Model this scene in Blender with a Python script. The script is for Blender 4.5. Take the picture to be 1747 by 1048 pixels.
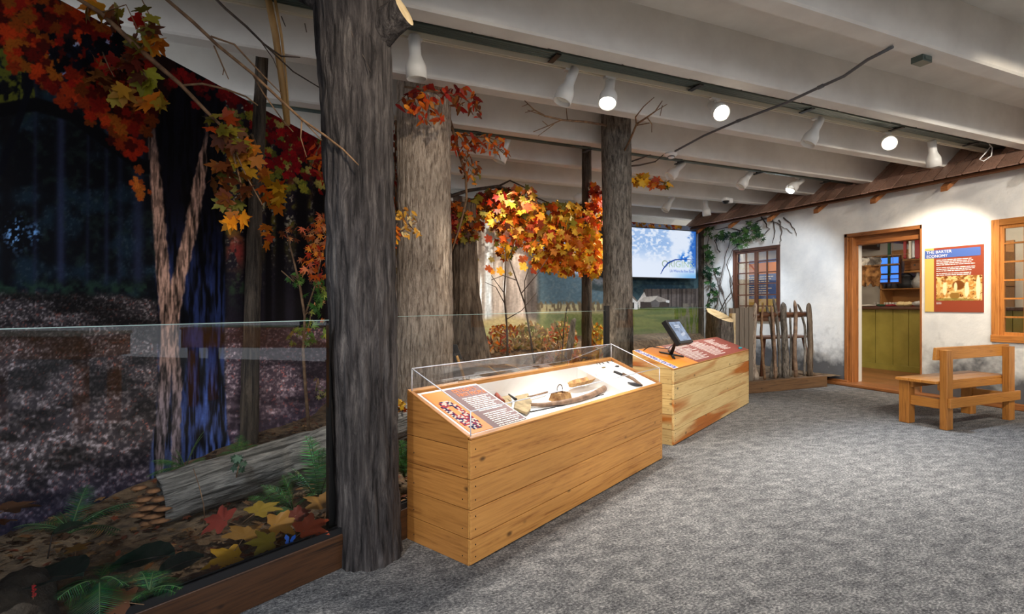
import bpy, bmesh, math, random
import numpy as np
from mathutils import Vector, Matrix, noise as mnoise
random.seed(7); rng=np.random.default_rng(7)
S=bpy.context.scene
for o in list(bpy.data.objects): bpy.data.objects.remove(o)
# ---------------------------------------------------------------- camera, world, exposure
EYE=1.15; F=884.0; CX=873.5; CY=518.0; TH=math.radians(22.9)
FWD=Vector((math.sin(TH),math.cos(TH),0)); RGT=Vector((math.cos(TH),-math.sin(TH),0)); UP=Vector((0,0,1)); C0=Vector((0,0,EYE))
cd=bpy.data.cameras.new('camera'); cam=bpy.data.objects.new('camera',cd); S.collection.objects.link(cam)
cam.location=C0; cam.rotation_euler=(math.pi/2,0,-TH); cd.sensor_width=36; cd.lens=F/1747*36; cd.shift_y=-6/1747; cd.clip_start=.02
S.camera=cam
w=bpy.data.worlds.new('world'); S.world=w; w.use_nodes=True
w.node_tree.nodes['Background'].inputs[0].default_value=(.88,.92,1.0,1); w.node_tree.nodes['Background'].inputs[1].default_value=1.7
S.view_settings.view_transform='Standard'; S.view_settings.look='None'; S.view_settings.gamma=1; S.view_settings.use_curve_mapping=False
S.view_settings.exposure=0.5
SPOT=1.0
# ---------------------------------------------------------------- helpers
def ray(px,py): return FWD+RGT*((px-CX)/F)+UP*((CY-py)/F)
def at(px,py,D): return C0+ray(px,py)*D
def onZ(px,py,z): return at(px,py,(z-EYE)/((CY-py)/F))
def onU(px,py,U): r=ray(px,py); return C0+r*(U/r.x)
def onV(px,py,V): r=ray(px,py); return C0+r*(V/r.y)
def proj(P):
    P=np.asarray(P,float); d=P-np.array([0,0,EYE]); D=d@np.array(FWD); return CX+F*(d@np.array(RGT))/D, CY-F*d[:,2]/D
def lin(c):
    c=[x/255. for x in c[:3]]; return tuple(x/12.92 if x<=.04045 else ((x+.055)/1.055)**2.4 for x in c)
def V3(x,y,z=0): return Vector((x,y,z))
def tag(o,label=None,cat=None,group=None,kind=None):
    if label: o['label']=label
    if cat: o['category']=cat
    if group: o['group']=group
    if kind: o['kind']=kind
    return o
def empty(name,label,cat,loc=(0,0,0),rz=0,group=None):
    o=bpy.data.objects.new(name,None); S.collection.objects.link(o); o.location=loc; o.rotation_euler=(0,0,rz); o.empty_display_size=.1
    return tag(o,label,cat,group)
class MB:
    def __init__(s): s.v=[]; s.f=[]; s.m=[]; s.c=[]; s.s=[]
    def add(s,vs,fs,m=0,c=None,sm=False):
        b=len(s.v); s.v+= [tuple(p) for p in vs]
        for f in fs: s.f.append([b+i for i in f]); s.m.append(m); s.c.append(c); s.s.append(sm)
    def box(s,a,b,m=0,c=None):
        x0,y0,z0=a; x1,y1,z1=b
        s.hexa([(x0,y0,z0),(x1,y0,z0),(x1,y1,z0),(x0,y1,z0),(x0,y0,z1),(x1,y0,z1),(x1,y1,z1),(x0,y1,z1)],m,c)
    def hexa(s,p,m=0,c=None): s.add(p,[(0,3,2,1),(4,5,6,7),(0,1,5,4),(1,2,6,5),(2,3,7,6),(3,0,4,7)],m,c)
    def obox(s,o,ax,ay,az,m=0,c=None):
        o=Vector(o); ax=Vector(ax); ay=Vector(ay); az=Vector(az)
        s.hexa([o,o+ax,o+ax+ay,o+ay,o+az,o+ax+az,o+ax+ay+az,o+ay+az],m,c)
    def tube(s,pts,rad,n=8,m=0,c=None,cap=True):
        pts=[Vector(p) for p in pts]
        if not hasattr(rad,'__len__'): rad=[rad]*len(pts)
        vs=[]; fs=[]; prev=None
        for i,p in enumerate(pts):
            t=(pts[min(i+1,len(pts)-1)]-pts[max(i-1,0)]).normalized()
            if prev is None: u=t.cross(Vector((0,0,1))) if abs(t.z)<.9 else t.cross(Vector((1,0,0)))
            else: u=prev-t*prev.dot(t)
            u.normalize(); prev=u; w_=t.cross(u)
            for k in range(n):
                a=2*math.pi*k/n; vs.append(p+(u*math.cos(a)+w_*math.sin(a))*rad[i])
        for i in range(len(pts)-1):
            for k in range(n):
                fs.append((i*n+k,i*n+(k+1)%n,(i+1)*n+(k+1)%n,(i+1)*n+k))
        s.add(vs,fs,m,c,True)
        if cap:
            b=len(s.v)-len(vs)
            s.f.append([b+k for k in range(n)][::-1]); s.m.append(m); s.c.append(c); s.s.append(False)
            s.f.append([b+(len(pts)-1)*n+k for k in range(n)]); s.m.append(m); s.c.append(c); s.s.append(False)
    def lathe(s,prof,o=(0,0,0),ax=(0,0,1),n=20,m=0,c=None,cap=False):
        ax=Vector(ax).normalized(); o=Vector(o); u=ax.orthogonal().normalized(); w_=ax.cross(u); vs=[]; fs=[]
        for r,h in prof:
            for k in range(n):
                a=2*math.pi*k/n; vs.append(o+ax*h+(u*math.cos(a)+w_*math.sin(a))*max(r,1e-4))
        for i in range(len(prof)-1):
            for k in range(n): fs.append((i*n+k,i*n+(k+1)%n,(i+1)*n+(k+1)%n,(i+1)*n+k))
        if cap: fs.append(tuple(range(n))[::-1]); fs.append(tuple((len(prof)-1)*n+k for k in range(n)))
        s.add(vs,fs,m,c,True)
    def prism(s,poly,o,ux,uy,h,m=0,c=None):
        o=Vector(o); ux=Vector(ux); uy=Vector(uy); h=Vector(h); n=len(poly)
        a=[o+ux*p[0]+uy*p[1] for p in poly]; b=[q+h for q in a]
        s.add(a+b,[tuple(range(n))[::-1],tuple(range(n,2*n))]+[(i,(i+1)%n,n+(i+1)%n,n+i) for i in range(n)],m,c)
    def build(s,name,mats,parent=None,smooth=None,bevel=0,loc=None):
        me=bpy.data.meshes.new(name); me.from_pydata(s.v,[],s.f)
        if not isinstance(mats,(list,tuple)): mats=[mats]
        for m in mats: me.materials.append(M(m) if isinstance(m,str) else m)
        me.polygons.foreach_set('material_index',s.m)
        me.polygons.foreach_set('use_smooth',[bool(x) if smooth is None else smooth for x in s.s])
        if any(c is not None for c in s.c):
            ca=me.color_attributes.new('Col','FLOAT_COLOR','CORNER'); buf=[]
            for f,c in zip(s.f,s.c):
                l=(*lin(c),1) if c is not None else (1,1,1,1)
                buf+=list(l)*len(f)
            ca.data.foreach_set('color',buf)
        me.update()
        o=bpy.data.objects.new(name,me); S.collection.objects.link(o)
        if parent: o.parent=parent
        if loc is not None: o.location=loc
        if bevel:
            md=o.modifiers.new('bevel','BEVEL'); md.width=bevel; md.segments=2; md.limit_method='ANGLE'; md.angle_limit=.6
        return o
def rebase(o,base):
    """move origin of a mesh object (no parent) to base, geometry stays"""
    base=Vector(base); o.data.transform(Matrix.Translation(-base)); o.location=base; return o
# ---------------------------------------------------------------- materials
MATS={}
def M(n): return MATS[n]
def newmat(name):
    m=bpy.data.materials.new(name); m.use_nodes=True; MATS[name]=m
    nt=m.node_tree; b=nt.nodes['Principled BSDF']; return m,nt,b
def N(nt,t,**k):
    n=nt.nodes.new(t)
    for a,v in k.items(): setattr(n,a,v)
    return n
def L(nt,a,b): nt.links.new(a,b)
def ramp(nt,fac,stops):
    r=N(nt,'ShaderNodeValToRGB'); e=r.color_ramp.elements
    while len(e)<len(stops): e.new(.5)
    for x,(p,c) in zip(e,stops): x.position=p; x.color=(*lin(c),1)
    L(nt,fac,r.inputs[0]); return r.outputs[0]
def coords(nt,scale=(1,1,1),kind='Object'):
    t=N(nt,'ShaderNodeTexCoord'); mp=N(nt,'ShaderNodeMapping'); L(nt,t.outputs[kind],mp.inputs[0]); mp.inputs['Scale'].default_value=scale; return mp.outputs[0]
def noi(nt,vec,scale,detail=4,rough=.55,dist=0):
    n=N(nt,'ShaderNodeTexNoise'); L(nt,vec,n.inputs['Vector']); n.inputs['Scale'].default_value=scale; n.inputs['Detail'].default_value=detail; n.inputs['Roughness'].default_value=rough; n.inputs['Distortion'].default_value=dist; return n.outputs[0]
def bump(nt,b,h,strength=.4,dist=.01):
    n=N(nt,'ShaderNodeBump'); n.inputs['Strength'].default_value=strength; n.inputs['Distance'].default_value=dist; L(nt,h,n.inputs['Height']); L(nt,n.outputs[0],b.inputs['Normal'])
def flat(name,c,rough=.5,metal=0,spec=.5,emit=0):
    m,nt,b=newmat(name); b.inputs['Base Color'].default_value=(*lin(c),1); b.inputs['Roughness'].default_value=rough; b.inputs['Metallic'].default_value=metal; b.inputs['Specular IOR Level'].default_value=spec
    if emit: b.inputs['Emission Color'].default_value=(*lin(c),1); b.inputs['Emission Strength'].default_value=emit
    return m
def mottle(name,c1,c2,scale=8,rough=.8,bs=.3,bd=.005,sc=(1,1,1),detail=6,p=(.35,.65),bscale=None):
    m,nt,b=newmat(name); v=coords(nt,sc); f=noi(nt,v,scale,detail,.6); L(nt,ramp(nt,f,[(p[0],c1),(p[1],c2)]),b.inputs['Base Color']); b.inputs['Roughness'].default_value=rough
    if bs: bump(nt,b,noi(nt,v,bscale or scale*3,6,.6),bs,bd)
    return m
def wood(name,axis,c,dark,rough=.45,knots=True,gs=1.0,var=.16,stain=None):
    """grain along local axis (0,1,2); each plank (mesh island) shifts grain and tone"""
    m,nt,b=newmat(name); sc=[10*gs]*3; sc[axis]=.9*gs
    t=N(nt,'ShaderNodeTexCoord'); g=N(nt,'ShaderNodeNewGeometry')
    off=N(nt,'ShaderNodeVectorMath',operation='SCALE'); comb=N(nt,'ShaderNodeCombineXYZ')
    for i in range(3): L(nt,g.outputs['Random Per Island'],comb.inputs[i])
    L(nt,comb.outputs[0],off.inputs[0]); off.inputs['Scale'].default_value=7.3
    ad=N(nt,'ShaderNodeVectorMath',operation='ADD'); L(nt,t.outputs['Object'],ad.inputs[0]); L(nt,off.outputs[0],ad.inputs[1])
    mp=N(nt,'ShaderNodeMapping'); L(nt,ad.outputs[0],mp.inputs[0]); mp.inputs['Scale'].default_value=sc
    f1=noi(nt,mp.outputs[0],1.6,5,.6,.8)
    mp2=N(nt,'ShaderNodeMapping'); L(nt,ad.outputs[0],mp2.inputs[0]); s2=[90*gs]*3; s2[axis]=3*gs; mp2.inputs['Scale'].default_value=s2
    f2=noi(nt,mp2.outputs[0],1.5,3,.6)
    wv=N(nt,'ShaderNodeMath',operation='SINE'); ml=N(nt,'ShaderNodeMath',operation='MULTIPLY'); L(nt,f1,ml.inputs[0]); ml.inputs[1].default_value=42; L(nt,ml.outputs[0],wv.inputs[0])
    a1=N(nt,'ShaderNodeMath',operation='MULTIPLY_ADD'); L(nt,wv.outputs[0],a1.inputs[0]); a1.inputs[1].default_value=.07; L(nt,f2,a1.inputs[2])
    a2=N(nt,'ShaderNodeMath',operation='MULTIPLY_ADD'); L(nt,f1,a2.inputs[0]); a2.inputs[1].default_value=.4; L(nt,a1.outputs[0],a2.inputs[2])
    base=ramp(nt,a2.outputs[0],[(.42,dark),(.60,[ (x*.7+y*.3) for x,y in zip(c,dark)]),(.84,c)])
    hv=N(nt,'ShaderNodeHueSaturation'); L(nt,base,hv.inputs['Color']); vm=N(nt,'ShaderNodeMapRange'); L(nt,g.outputs['Random Per Island'],vm.inputs[0]); vm.inputs[3].default_value=1-var; vm.inputs[4].default_value=1+var; L(nt,vm.outputs[0],hv.inputs['Value'])
    out=hv.outputs[0]
    if stain:
        mp4=N(nt,'ShaderNodeMapping'); L(nt,ad.outputs[0],mp4.inputs[0]); s4=[5.]*3; s4[axis]=.55; mp4.inputs['Scale'].default_value=s4
        sn=noi(nt,mp4.outputs[0],1.2,3,.5,.6); st=N(nt,'ShaderNodeMapRange'); L(nt,sn,st.inputs[0]); st.inputs[1].default_value=.53; st.inputs[2].default_value=.64
        mx=N(nt,'ShaderNodeMix',data_type='RGBA',blend_type='MULTIPLY'); L(nt,st.outputs[0],mx.inputs[0]); L(nt,out,mx.inputs[6]); mx.inputs[7].default_value=(*lin(stain),1); out=mx.outputs[2]
    if knots:
        mp3=N(nt,'ShaderNodeMapping'); L(nt,ad.outputs[0],mp3.inputs[0]); s3=[9.5*gs]*3; s3[axis]=5.2*gs; mp3.inputs['Scale'].default_value=s3
        vo=N(nt,'ShaderNodeTexVoronoi'); L(nt,mp3.outputs[0],vo.inputs['Vector']); vo.inputs['Scale'].default_value=1
        mr=N(nt,'ShaderNodeMapRange'); L(nt,vo.outputs['Distance'],mr.inputs[0]); mr.inputs[1].default_value=.035; mr.inputs[2].default_value=.10; mr.inputs[3].default_value=.85; mr.inputs[4].default_value=0
        mx=N(nt,'ShaderNodeMix',data_type='RGBA'); L(nt,mr.outputs[0],mx.inputs[0]); L(nt,out,mx.inputs[6]); mx.inputs[7].default_value=(*lin([x*.5 for x in dark]),1); out=mx.outputs[2]
    L(nt,out,b.inputs['Base Color']); b.inputs['Roughness'].default_value=rough; bump(nt,b,a2.outputs[0],.12,.003); return m
def attrmat(name,rough=.6,trans=0,emit=0,spec=.3):
    m,nt,b=newmat(name); a=N(nt,'ShaderNodeAttribute',attribute_name='Col'); L(nt,a.outputs['Color'],b.inputs['Base Color']); b.inputs['Roughness'].default_value=rough; b.inputs['Specular IOR Level'].default_value=spec
    if emit: L(nt,a.outputs['Color'],b.inputs['Emission Color']); b.inputs['Emission Strength'].default_value=emit; nt.links.remove(b.inputs['Base Color'].links[0]); b.inputs['Base Color'].default_value=(.01,.01,.012,1)
    if trans:
        tr=N(nt,'ShaderNodeBsdfTranslucent'); L(nt,a.outputs['Color'],tr.inputs[0]); mx=N(nt,'ShaderNodeMixShader'); mx.inputs[0].default_value=trans
        L(nt,b.outputs[0],mx.inputs[1]); L(nt,tr.outputs[0],mx.inputs[2]); L(nt,mx.outputs[0],nt.nodes['Material Output'].inputs[0])
    return m
def bark(name,c1,c2,c3=None,sc=1,st=0,az=3.2):
    m,nt,b=newmat(name); v=coords(nt,(34*sc,34*sc,az*sc)); f=noi(nt,v,1,9,.72,.5); v2=coords(nt,(1,1,1)); f2=noi(nt,v2,2.2,3,.5)
    col=ramp(nt,f,[(.38,c1),(.52,c2),(.66,c3 or c2)])
    hv=N(nt,'ShaderNodeHueSaturation'); L(nt,col,hv.inputs['Color']); mr=N(nt,'ShaderNodeMapRange'); L(nt,f2,mr.inputs[0]); mr.inputs[1].default_value=.3; mr.inputs[2].default_value=.7; mr.inputs[3].default_value=.75; mr.inputs[4].default_value=1.2; L(nt,mr.outputs[0],hv.inputs['Value'])
    L(nt,hv.outputs[0],b.inputs['Base Color']); b.inputs['Roughness'].default_value=.85; b.inputs['Specular IOR Level'].default_value=.25
    f3=noi(nt,coords(nt,(70*sc,70*sc,18*sc)),1,5,.6); ad=N(nt,'ShaderNodeMath',operation='ADD'); L(nt,f,ad.inputs[0]); L(nt,f3,ad.inputs[1]); bump(nt,b,ad.outputs[0],1.0,.016)
    return m
# concrete, carpet, plaster ------------------------------------------------
mottle('concrete',(208,204,197),(222,219,212),3,.75,.12,.003)
def carpet():
    m,nt,b=newmat('carpet'); v=coords(nt,(1,1,1)); f=noi(nt,coords(nt,(70,110,1)),1,5,.85); g=noi(nt,coords(nt,(9,16,1)),1,7,.75)
    a=N(nt,'ShaderNodeMath',operation='MULTIPLY_ADD'); L(nt,g,a.inputs[0]); a.inputs[1].default_value=.42; L(nt,f,a.inputs[2])
    L(nt,ramp(nt,a.outputs[0],[(.58,(56,56,58)),(.72,(106,106,107)),(.86,(172,170,166))]),b.inputs['Base Color']); b.inputs['Roughness'].default_value=.95; b.inputs['Specular IOR Level'].default_value=.1
    bump(nt,b,noi(nt,v,260,2,.6),.5,.004)
carpet()
def plaster():
    m,nt,b=newmat('plaster'); v=coords(nt,(1,1,1)); f=noi(nt,v,2.5,6,.6)
    base=ramp(nt,f,[(.3,(212,212,210)),(.7,(238,236,230))])
    tc=N(nt,'ShaderNodeTexCoord'); sx=N(nt,'ShaderNodeSeparateXYZ'); L(nt,tc.outputs['Object'],sx.inputs[0])
    mr=N(nt,'ShaderNodeMapRange'); L(nt,sx.outputs[2],mr.inputs[0]); mr.inputs[1].default_value=.05; mr.inputs[2].default_value=1.0; mr.inputs[3].default_value=.42; mr.inputs[4].default_value=-.12
    g=noi(nt,v,1.7,5,.6); a=N(nt,'ShaderNodeMath',operation='ADD'); L(nt,g,a.inputs[0]); L(nt,mr.outputs[0],a.inputs[1])
    st=N(nt,'ShaderNodeMapRange'); L(nt,a.outputs[0],st.inputs[0]); st.inputs[1].default_value=.60; st.inputs[2].default_value=.82
    mx=N(nt,'ShaderNodeMix',data_type='RGBA'); L(nt,st.outputs[0],mx.inputs[0]); L(nt,base,mx.inputs[6]); mx.inputs[7].default_value=(*lin((92,92,94)),1)
    L(nt,mx.outputs[2],b.inputs['Base Color']); b.inputs['Roughness'].default_value=.9; bump(nt,b,noi(nt,v,5,7,.6),.6,.02)
plaster()
bark('bark_grey',(30,27,27),(70,65,64),(106,100,96))
bark('bark_tan',(120,104,90),(186,168,150),(216,200,182),sc=1.5,az=6)
bark('bark_brown',(62,50,40),(112,96,80),(140,124,106))
bark('bark_mottled',(70,64,58),(122,114,104),(156,146,134),sc=1.2,az=8)
bark('bark_dark',(40,34,30),(82,72,62),(112,98,84))
bark('bark_log',(66,64,60),(136,132,126),(180,176,166))
mottle('soil',(70,54,40),(132,108,80),14,.95,.8,.02)
mottle('moss_rock',(26,24,20),(62,52,40),9,.9,.8,.02)
mottle('fungus',(70,44,26),(150,104,66),12,.8,.5,.006)
mottle('twig',(92,66,44),(146,112,80),20,.8,.3,.002)
mottle('twig_dark',(46,36,30),(88,70,56),20,.8,.3,.002)
mottle('vine',(40,34,32),(84,72,64),20,.8,.3,.002)
mottle('cane',(150,112,60),(190,150,92),12,.6,.2,.002,sc=(1,1,.2))
attrmat('leaf',.55,.25); attrmat('print',.8,spec=.1); attrmat('gloss_print',.35,spec=.4); attrmat('screen',.2,emit=.68)
wood('case_x',0,(204,146,76),(150,94,42),gs=.7,var=.12); wood('case_y',1,(186,126,62),(138,86,38),gs=.7,var=.10)
wood('pale_x',0,(226,196,136),(186,146,86),stain=(206,140,80),gs=.7,var=.08); wood('pale_y',1,(206,176,118),(160,124,72),stain=(206,140,80),gs=.7,var=.08)
wood('oak_x',0,(190,128,58),(138,82,32),knots=False,rough=.35); wood('oak_y',1,(190,128,58),(138,82,32),knots=False,rough=.35); wood('oak_z',2,(186,124,56),(134,80,32),knots=False,rough=.35)
wood('jamb_y',1,(162,102,54),(80,44,22),gs=.8); wood('jamb_z',2,(166,104,52),(84,46,22),gs=.8)
wood('dark_y',1,(96,60,38),(48,28,18)); wood('dark_z',2,(96,58,40),(52,30,20)); wood('dark_x',0,(96,60,38),(48,28,18))
wood('kick_x',0,(84,54,32),(30,20,13),rough=.35); wood('curb_x',0,(120,90,62),(62,44,30)); wood('kick_plain',1,(122,88,56),(60,40,26))
wood('shingle',0,(172,136,118),(102,76,64),knots=False,var=.35); wood('pine_y',1,(196,140,80),(150,96,46)); wood('greyboard',2,(120,110,98),(70,64,56),knots=False)
wood('floorwood',1,(150,100,58),(90,56,30)); wood('winframe',2,(196,128,60),(140,80,34),knots=False); wood('winframe_y',1,(196,128,60),(140,80,34),knots=False)
mottle('counter_paint',(140,128,52),(158,144,64),4,.5,.1,.002)
flat('white_metal',(226,224,218),.4); flat('white_plastic',(232,232,230),.4); flat('track_white',(214,206,184),.5); flat('conduit',(84,96,90),.4,.3); flat('black_metal',(22,22,24),.45); flat('cable_grey',(88,88,90),.5)
flat('white_board',(238,237,234),.6); flat('orange_print',(232,140,36),.5); flat('maroon_print',(104,66,68),.5); flat('rust_print',(150,66,40),.5); flat('blue_print',(74,104,176),.5); flat('yellow_print',(222,186,96),.5); flat('white_ink',(240,236,230),.6); flat('orange_ink',(232,128,52),.6); flat('navy_print',(30,44,84),.5); flat('tile_print',(140,62,48),.5)
flat('iron',(52,52,54),.5,.4); flat('pewter',(120,122,126),.35,.7); flat('stone_dark',(60,60,64),.6); mottle('hide_tan',(124,110,80),(172,152,114),24,.8,.3,.003); flat('red_wood',(136,60,44),.5); flat('fern_stem',(60,84,44),.7); flat('turquoise',(40,150,160),.3); flat('crimson',(140,20,28),.5); flat('red_case',(120,34,38),.5); flat('cloth_white',(220,214,204),.9); flat('cloth_green',(40,70,50),.9); flat('plaster_in',(214,208,196),.9); flat('black_rubber',(16,17,19),.5); flat('nail',(50,44,38),.5,.5)
flat('lamp_glow',(255,246,226),.5,emit=14); flat('lamp_dim',(120,112,100),.5,emit=.5); flat('butterfly_blue',(50,110,220),.5); flat('red_flower',(180,24,30),.6); flat('blue_glow_glass',(70,130,225),.3,emit=.8)
mottle('birch_bark',(120,78,40),(196,156,100),18,.8,.3,.004); mottle('pelt',(96,60,30),(190,140,84),9,.95,.8,.02); mottle('fur_grey',(90,84,78),(180,172,164),9,.95,.8,.02); mottle('club_wood',(96,74,58),(146,118,94),18,.6,.2,.002,sc=(1,1,1)); mottle('stoneware',(150,148,146),(196,192,186),8,.5,.1,.002); mottle('cut_wood',(196,170,124),(226,206,166),14,.8,.2,.003)
mottle('plank_grey',(84,82,80),(128,126,122),10,.85,.4,.004,sc=(1,1,3))
def glass(name,tint=(1,1,1),refl=1.0):
    m,nt,b=newmat(name); nt.nodes.remove(b); t=N(nt,'ShaderNodeBsdfTransparent'); t.inputs[0].default_value=(*tint,1); g=N(nt,'ShaderNodeBsdfGlossy'); g.inputs['Roughness'].default_value=.0
    fr=N(nt,'ShaderNodeFresnel'); fr.inputs[0].default_value=1.45; ml=N(nt,'ShaderNodeMath',operation='MULTIPLY'); L(nt,fr.outputs[0],ml.inputs[0]); ml.inputs[1].default_value=refl
    mx=N(nt,'ShaderNodeMixShader'); L(nt,ml.outputs[0],mx.inputs[0]); L(nt,t.outputs[0],mx.inputs[1]); L(nt,g.outputs[0],mx.inputs[2]); L(nt,mx.outputs[0],nt.nodes['Material Output'].inputs[0])
glass('glass',(.985,.995,.99),1.0); glass('acrylic',(.99,.99,1),.5)
flat('pale_green',(176,214,190),.4); flat('glass_edge',(170,196,188),.3); flat('acrylic_edge',(222,226,236),.2)
# numpy value noise ----------------------------------------------------------
def vn(x,y,seed=0,per=None):
    r=np.random.default_rng(seed).random((256,256)); x=np.asarray(x,float); y=np.asarray(y,float)
    xi=np.floor(x).astype(int); yi=np.floor(y).astype(int); fx=x-xi; fy=y-yi; fx=fx*fx*(3-2*fx); fy=fy*fy*(3-2*fy)
    p=per or 256
    a=r[xi%p%256,yi%256]; b=r[(xi+1)%p%256,yi%256]; c=r[xi%p%256,(yi+1)%256]; d=r[(xi+1)%p%256,(yi+1)%256]
    return (a*(1-fx)+b*fx)*(1-fy)+(c*(1-fx)+d*fx)*fy
def fbm(x,y,seed=0,o=4): return sum(vn(x*2**i,y*2**i,seed+i)*.5**(i+1) for i in range(o))/(1-.5**o)
def gridmesh(name,P,mats,parent=None,cols=None,closed=False,smooth=True):
    """P: (nu,nv,3) array"""
    nu,nv,_=P.shape; idx=np.arange(nu*nv).reshape(nu,nv)
    if closed: idx2=np.vstack([idx,idx[:1]])
    else: idx2=idx
    q=np.stack([idx2[:-1,:-1],idx2[1:,:-1],idx2[1:,1:],idx2[:-1,1:]],-1).reshape(-1,4)
    me=bpy.data.meshes.new(name); me.vertices.add(nu*nv); me.vertices.foreach_set('co',P.reshape(-1).astype(np.float32))
    me.loops.add(len(q)*4); me.loops.foreach_set('vertex_index',q.reshape(-1).astype(np.int32)); me.polygons.add(len(q)); me.polygons.foreach_set('loop_start',np.arange(0,len(q)*4,4,dtype=np.int32))
    try: me.polygons.foreach_set('loop_total',np.full(len(q),4,dtype=np.int32))
    except Exception: pass
    me.update(calc_edges=True); me.validate()
    me.polygons.foreach_set('use_smooth',[smooth]*len(me.polygons))
    for m in (mats if isinstance(mats,list) else [mats]): me.materials.append(M(m))
    if cols is not None:
        ca=me.color_attributes.new('Col','FLOAT_COLOR','POINT'); c=np.clip(cols.reshape(-1,3)/255.,0,1); c=np.where(c<=.04045,c/12.92,((c+.055)/1.055)**2.4)
        ca.data.foreach_set('color',np.hstack([c,np.ones((len(c),1))]).reshape(-1).astype(np.float32))
    o=bpy.data.objects.new(name,me); S.collection.objects.link(o)
    if parent: o.parent=parent
    return o
def text(s,size,o,ux,uy,mat,parent,name='lettering',extr=.0008,spacing=1.0,width=None):
    cu=bpy.data.curves.new('t','FONT'); cu.body=s; cu.size=1; cu.extrude=.01; cu.space_character=spacing; cu.space_line=.95
    to=bpy.data.objects.new('t',cu); S.collection.objects.link(to); bpy.context.view_layer.update()
    me=bpy.data.meshes.new_from_object(to.evaluated_get(bpy.context.evaluated_depsgraph_get())); bpy.data.objects.remove(to); bpy.data.curves.remove(cu)
    ux=Vector(ux).normalized(); uy=Vector(uy).normalized(); n=ux.cross(uy); o=Vector(o); wmax=max(v.co.x for v in me.vertices); sx=size if width is None else width/wmax
    for v in me.vertices: c=v.co.copy(); v.co=o+ux*c.x*sx+uy*c.y*size+n*(extr*.5+(extr if c.z>0 else 0))
    me.materials.clear(); me.materials.append(M(mat)); me.name=name
    ob=bpy.data.objects.new(name,me); S.collection.objects.link(ob)
    if parent: ob.parent=parent
    return ob
def textlines(mb,o,ux,uy,w_,rows,pitch,h,n,seed=1,m=0,ragged=.25):
    r=random.Random(seed); ux=Vector(ux).normalized(); uy=Vector(uy).normalized(); n=Vector(n).normalized()
    for i in range(rows):
        x=0; end=w_*(1-r.random()*ragged)
        while x<end:
            l=h*r.uniform(1.2,4.5); l=min(l,end-x)
            mb.obox(Vector(o)+ux*x-uy*(i*pitch)+n*.0004,ux*l,uy*h*.62,n*.0006,m); x+=l+h*.45
# ---------------------------------------------------------------- room shell
def struct(o): o['kind']='structure'; return o
mb=MB(); mb.box((-9,-14,-.05),(7.45,9.5,0)); struct(mb.build('floor','carpet'))
mb=MB(); mb.box((-5,-4,3.10),(9.6,11.5,3.2)); struct(mb.build('ceiling','concrete'))
BZ=2.77; BV0=1.98; BS=.837
for k in range(-5,10):
    v=BV0+BS*k; u1=7.21; mb=MB(); u0=-5
    prof=[(v,BZ+.012),(v+.012,BZ),(v+.123,BZ),(v+.135,BZ+.012),(v+.165,3.11),(v-.03,3.11)]
    n=len(prof); a=[(u0,y,z) for y,z in prof]; b=[(u1+(z-BZ)*1.18,y,z) for y,z in prof]
    mb.add(a+b,[tuple(range(n)),tuple(range(n,2*n))[::-1]]+[(i,(i+1)%n,n+(i+1)%n,n+i)[::-1] for i in range(n)])
    struct(mb.build('ceiling_beam','concrete'))
# cabin wall with openings at U=7.2 ---------------------------------------------
UW=7.2
def wv(px,py): p=onU(px,py,UW); return p.y,p.z
dL,dR=wv(1441,520)[0],wv(1573,520)[0]; dT=2.13
lwL,lwR=wv(1251,430)[0],wv(1331,430)[0]; lwT=wv(1251,427)[1]; lwB=.88
rwL=wv(1692,376)[0]; rwT=wv(1692,376)[1]; rwB=wv(1692,580)[1]; rwR=rwL-.98
ys=[7.78,lwL,lwR,dL,dR,rwL,rwR,-2.0]
mb=MB(); TW=.24
def wb(y0,y1,z0,z1): mb.box((UW,min(y0,y1),z0),(UW+TW,max(y0,y1),z1))
ZT=2.66
wb(7.78,lwL,0,ZT); wb(lwL,lwR,0,lwB); wb(lwL,lwR,lwT,ZT); wb(lwR,dL,0,ZT); wb(dL,dR,dT,ZT); wb(dR,rwL,0,ZT); wb(rwL,rwR,0,rwB); wb(rwL,rwR,rwT,ZT); wb(rwR,-2,0,ZT)
struct(mb.build('wall_right','plaster'))
# shop behind the door: other walls, ceiling
mb=MB(); mb.box((11.0,-2,0),(11.1,7.8,2.5)); struct(mb.build('wall_shop_back','plaster_in'))
mb=MB(); mb.box((7.44,7.7,0),(11.0,7.8,2.5)); struct(mb.build('wall_shop_side','plaster_in'))
mb=MB(); mb.box((7.44,-2,2.42),(11.0,7.8,2.5)); 
for i in range(9): mb.box((7.45,-1.2+i*1.0,2.24),(11.0,-1.05+i*1.0,2.42))
struct(mb.build('ceiling_shop','dark_x'))
mb=MB()
for i in range(24): mb.box((7.45+i*.15,-2,-.03),(7.45+i*.15+.146,7.7,.02))
struct(mb.build('floor_shop','floorwood'))
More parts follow.
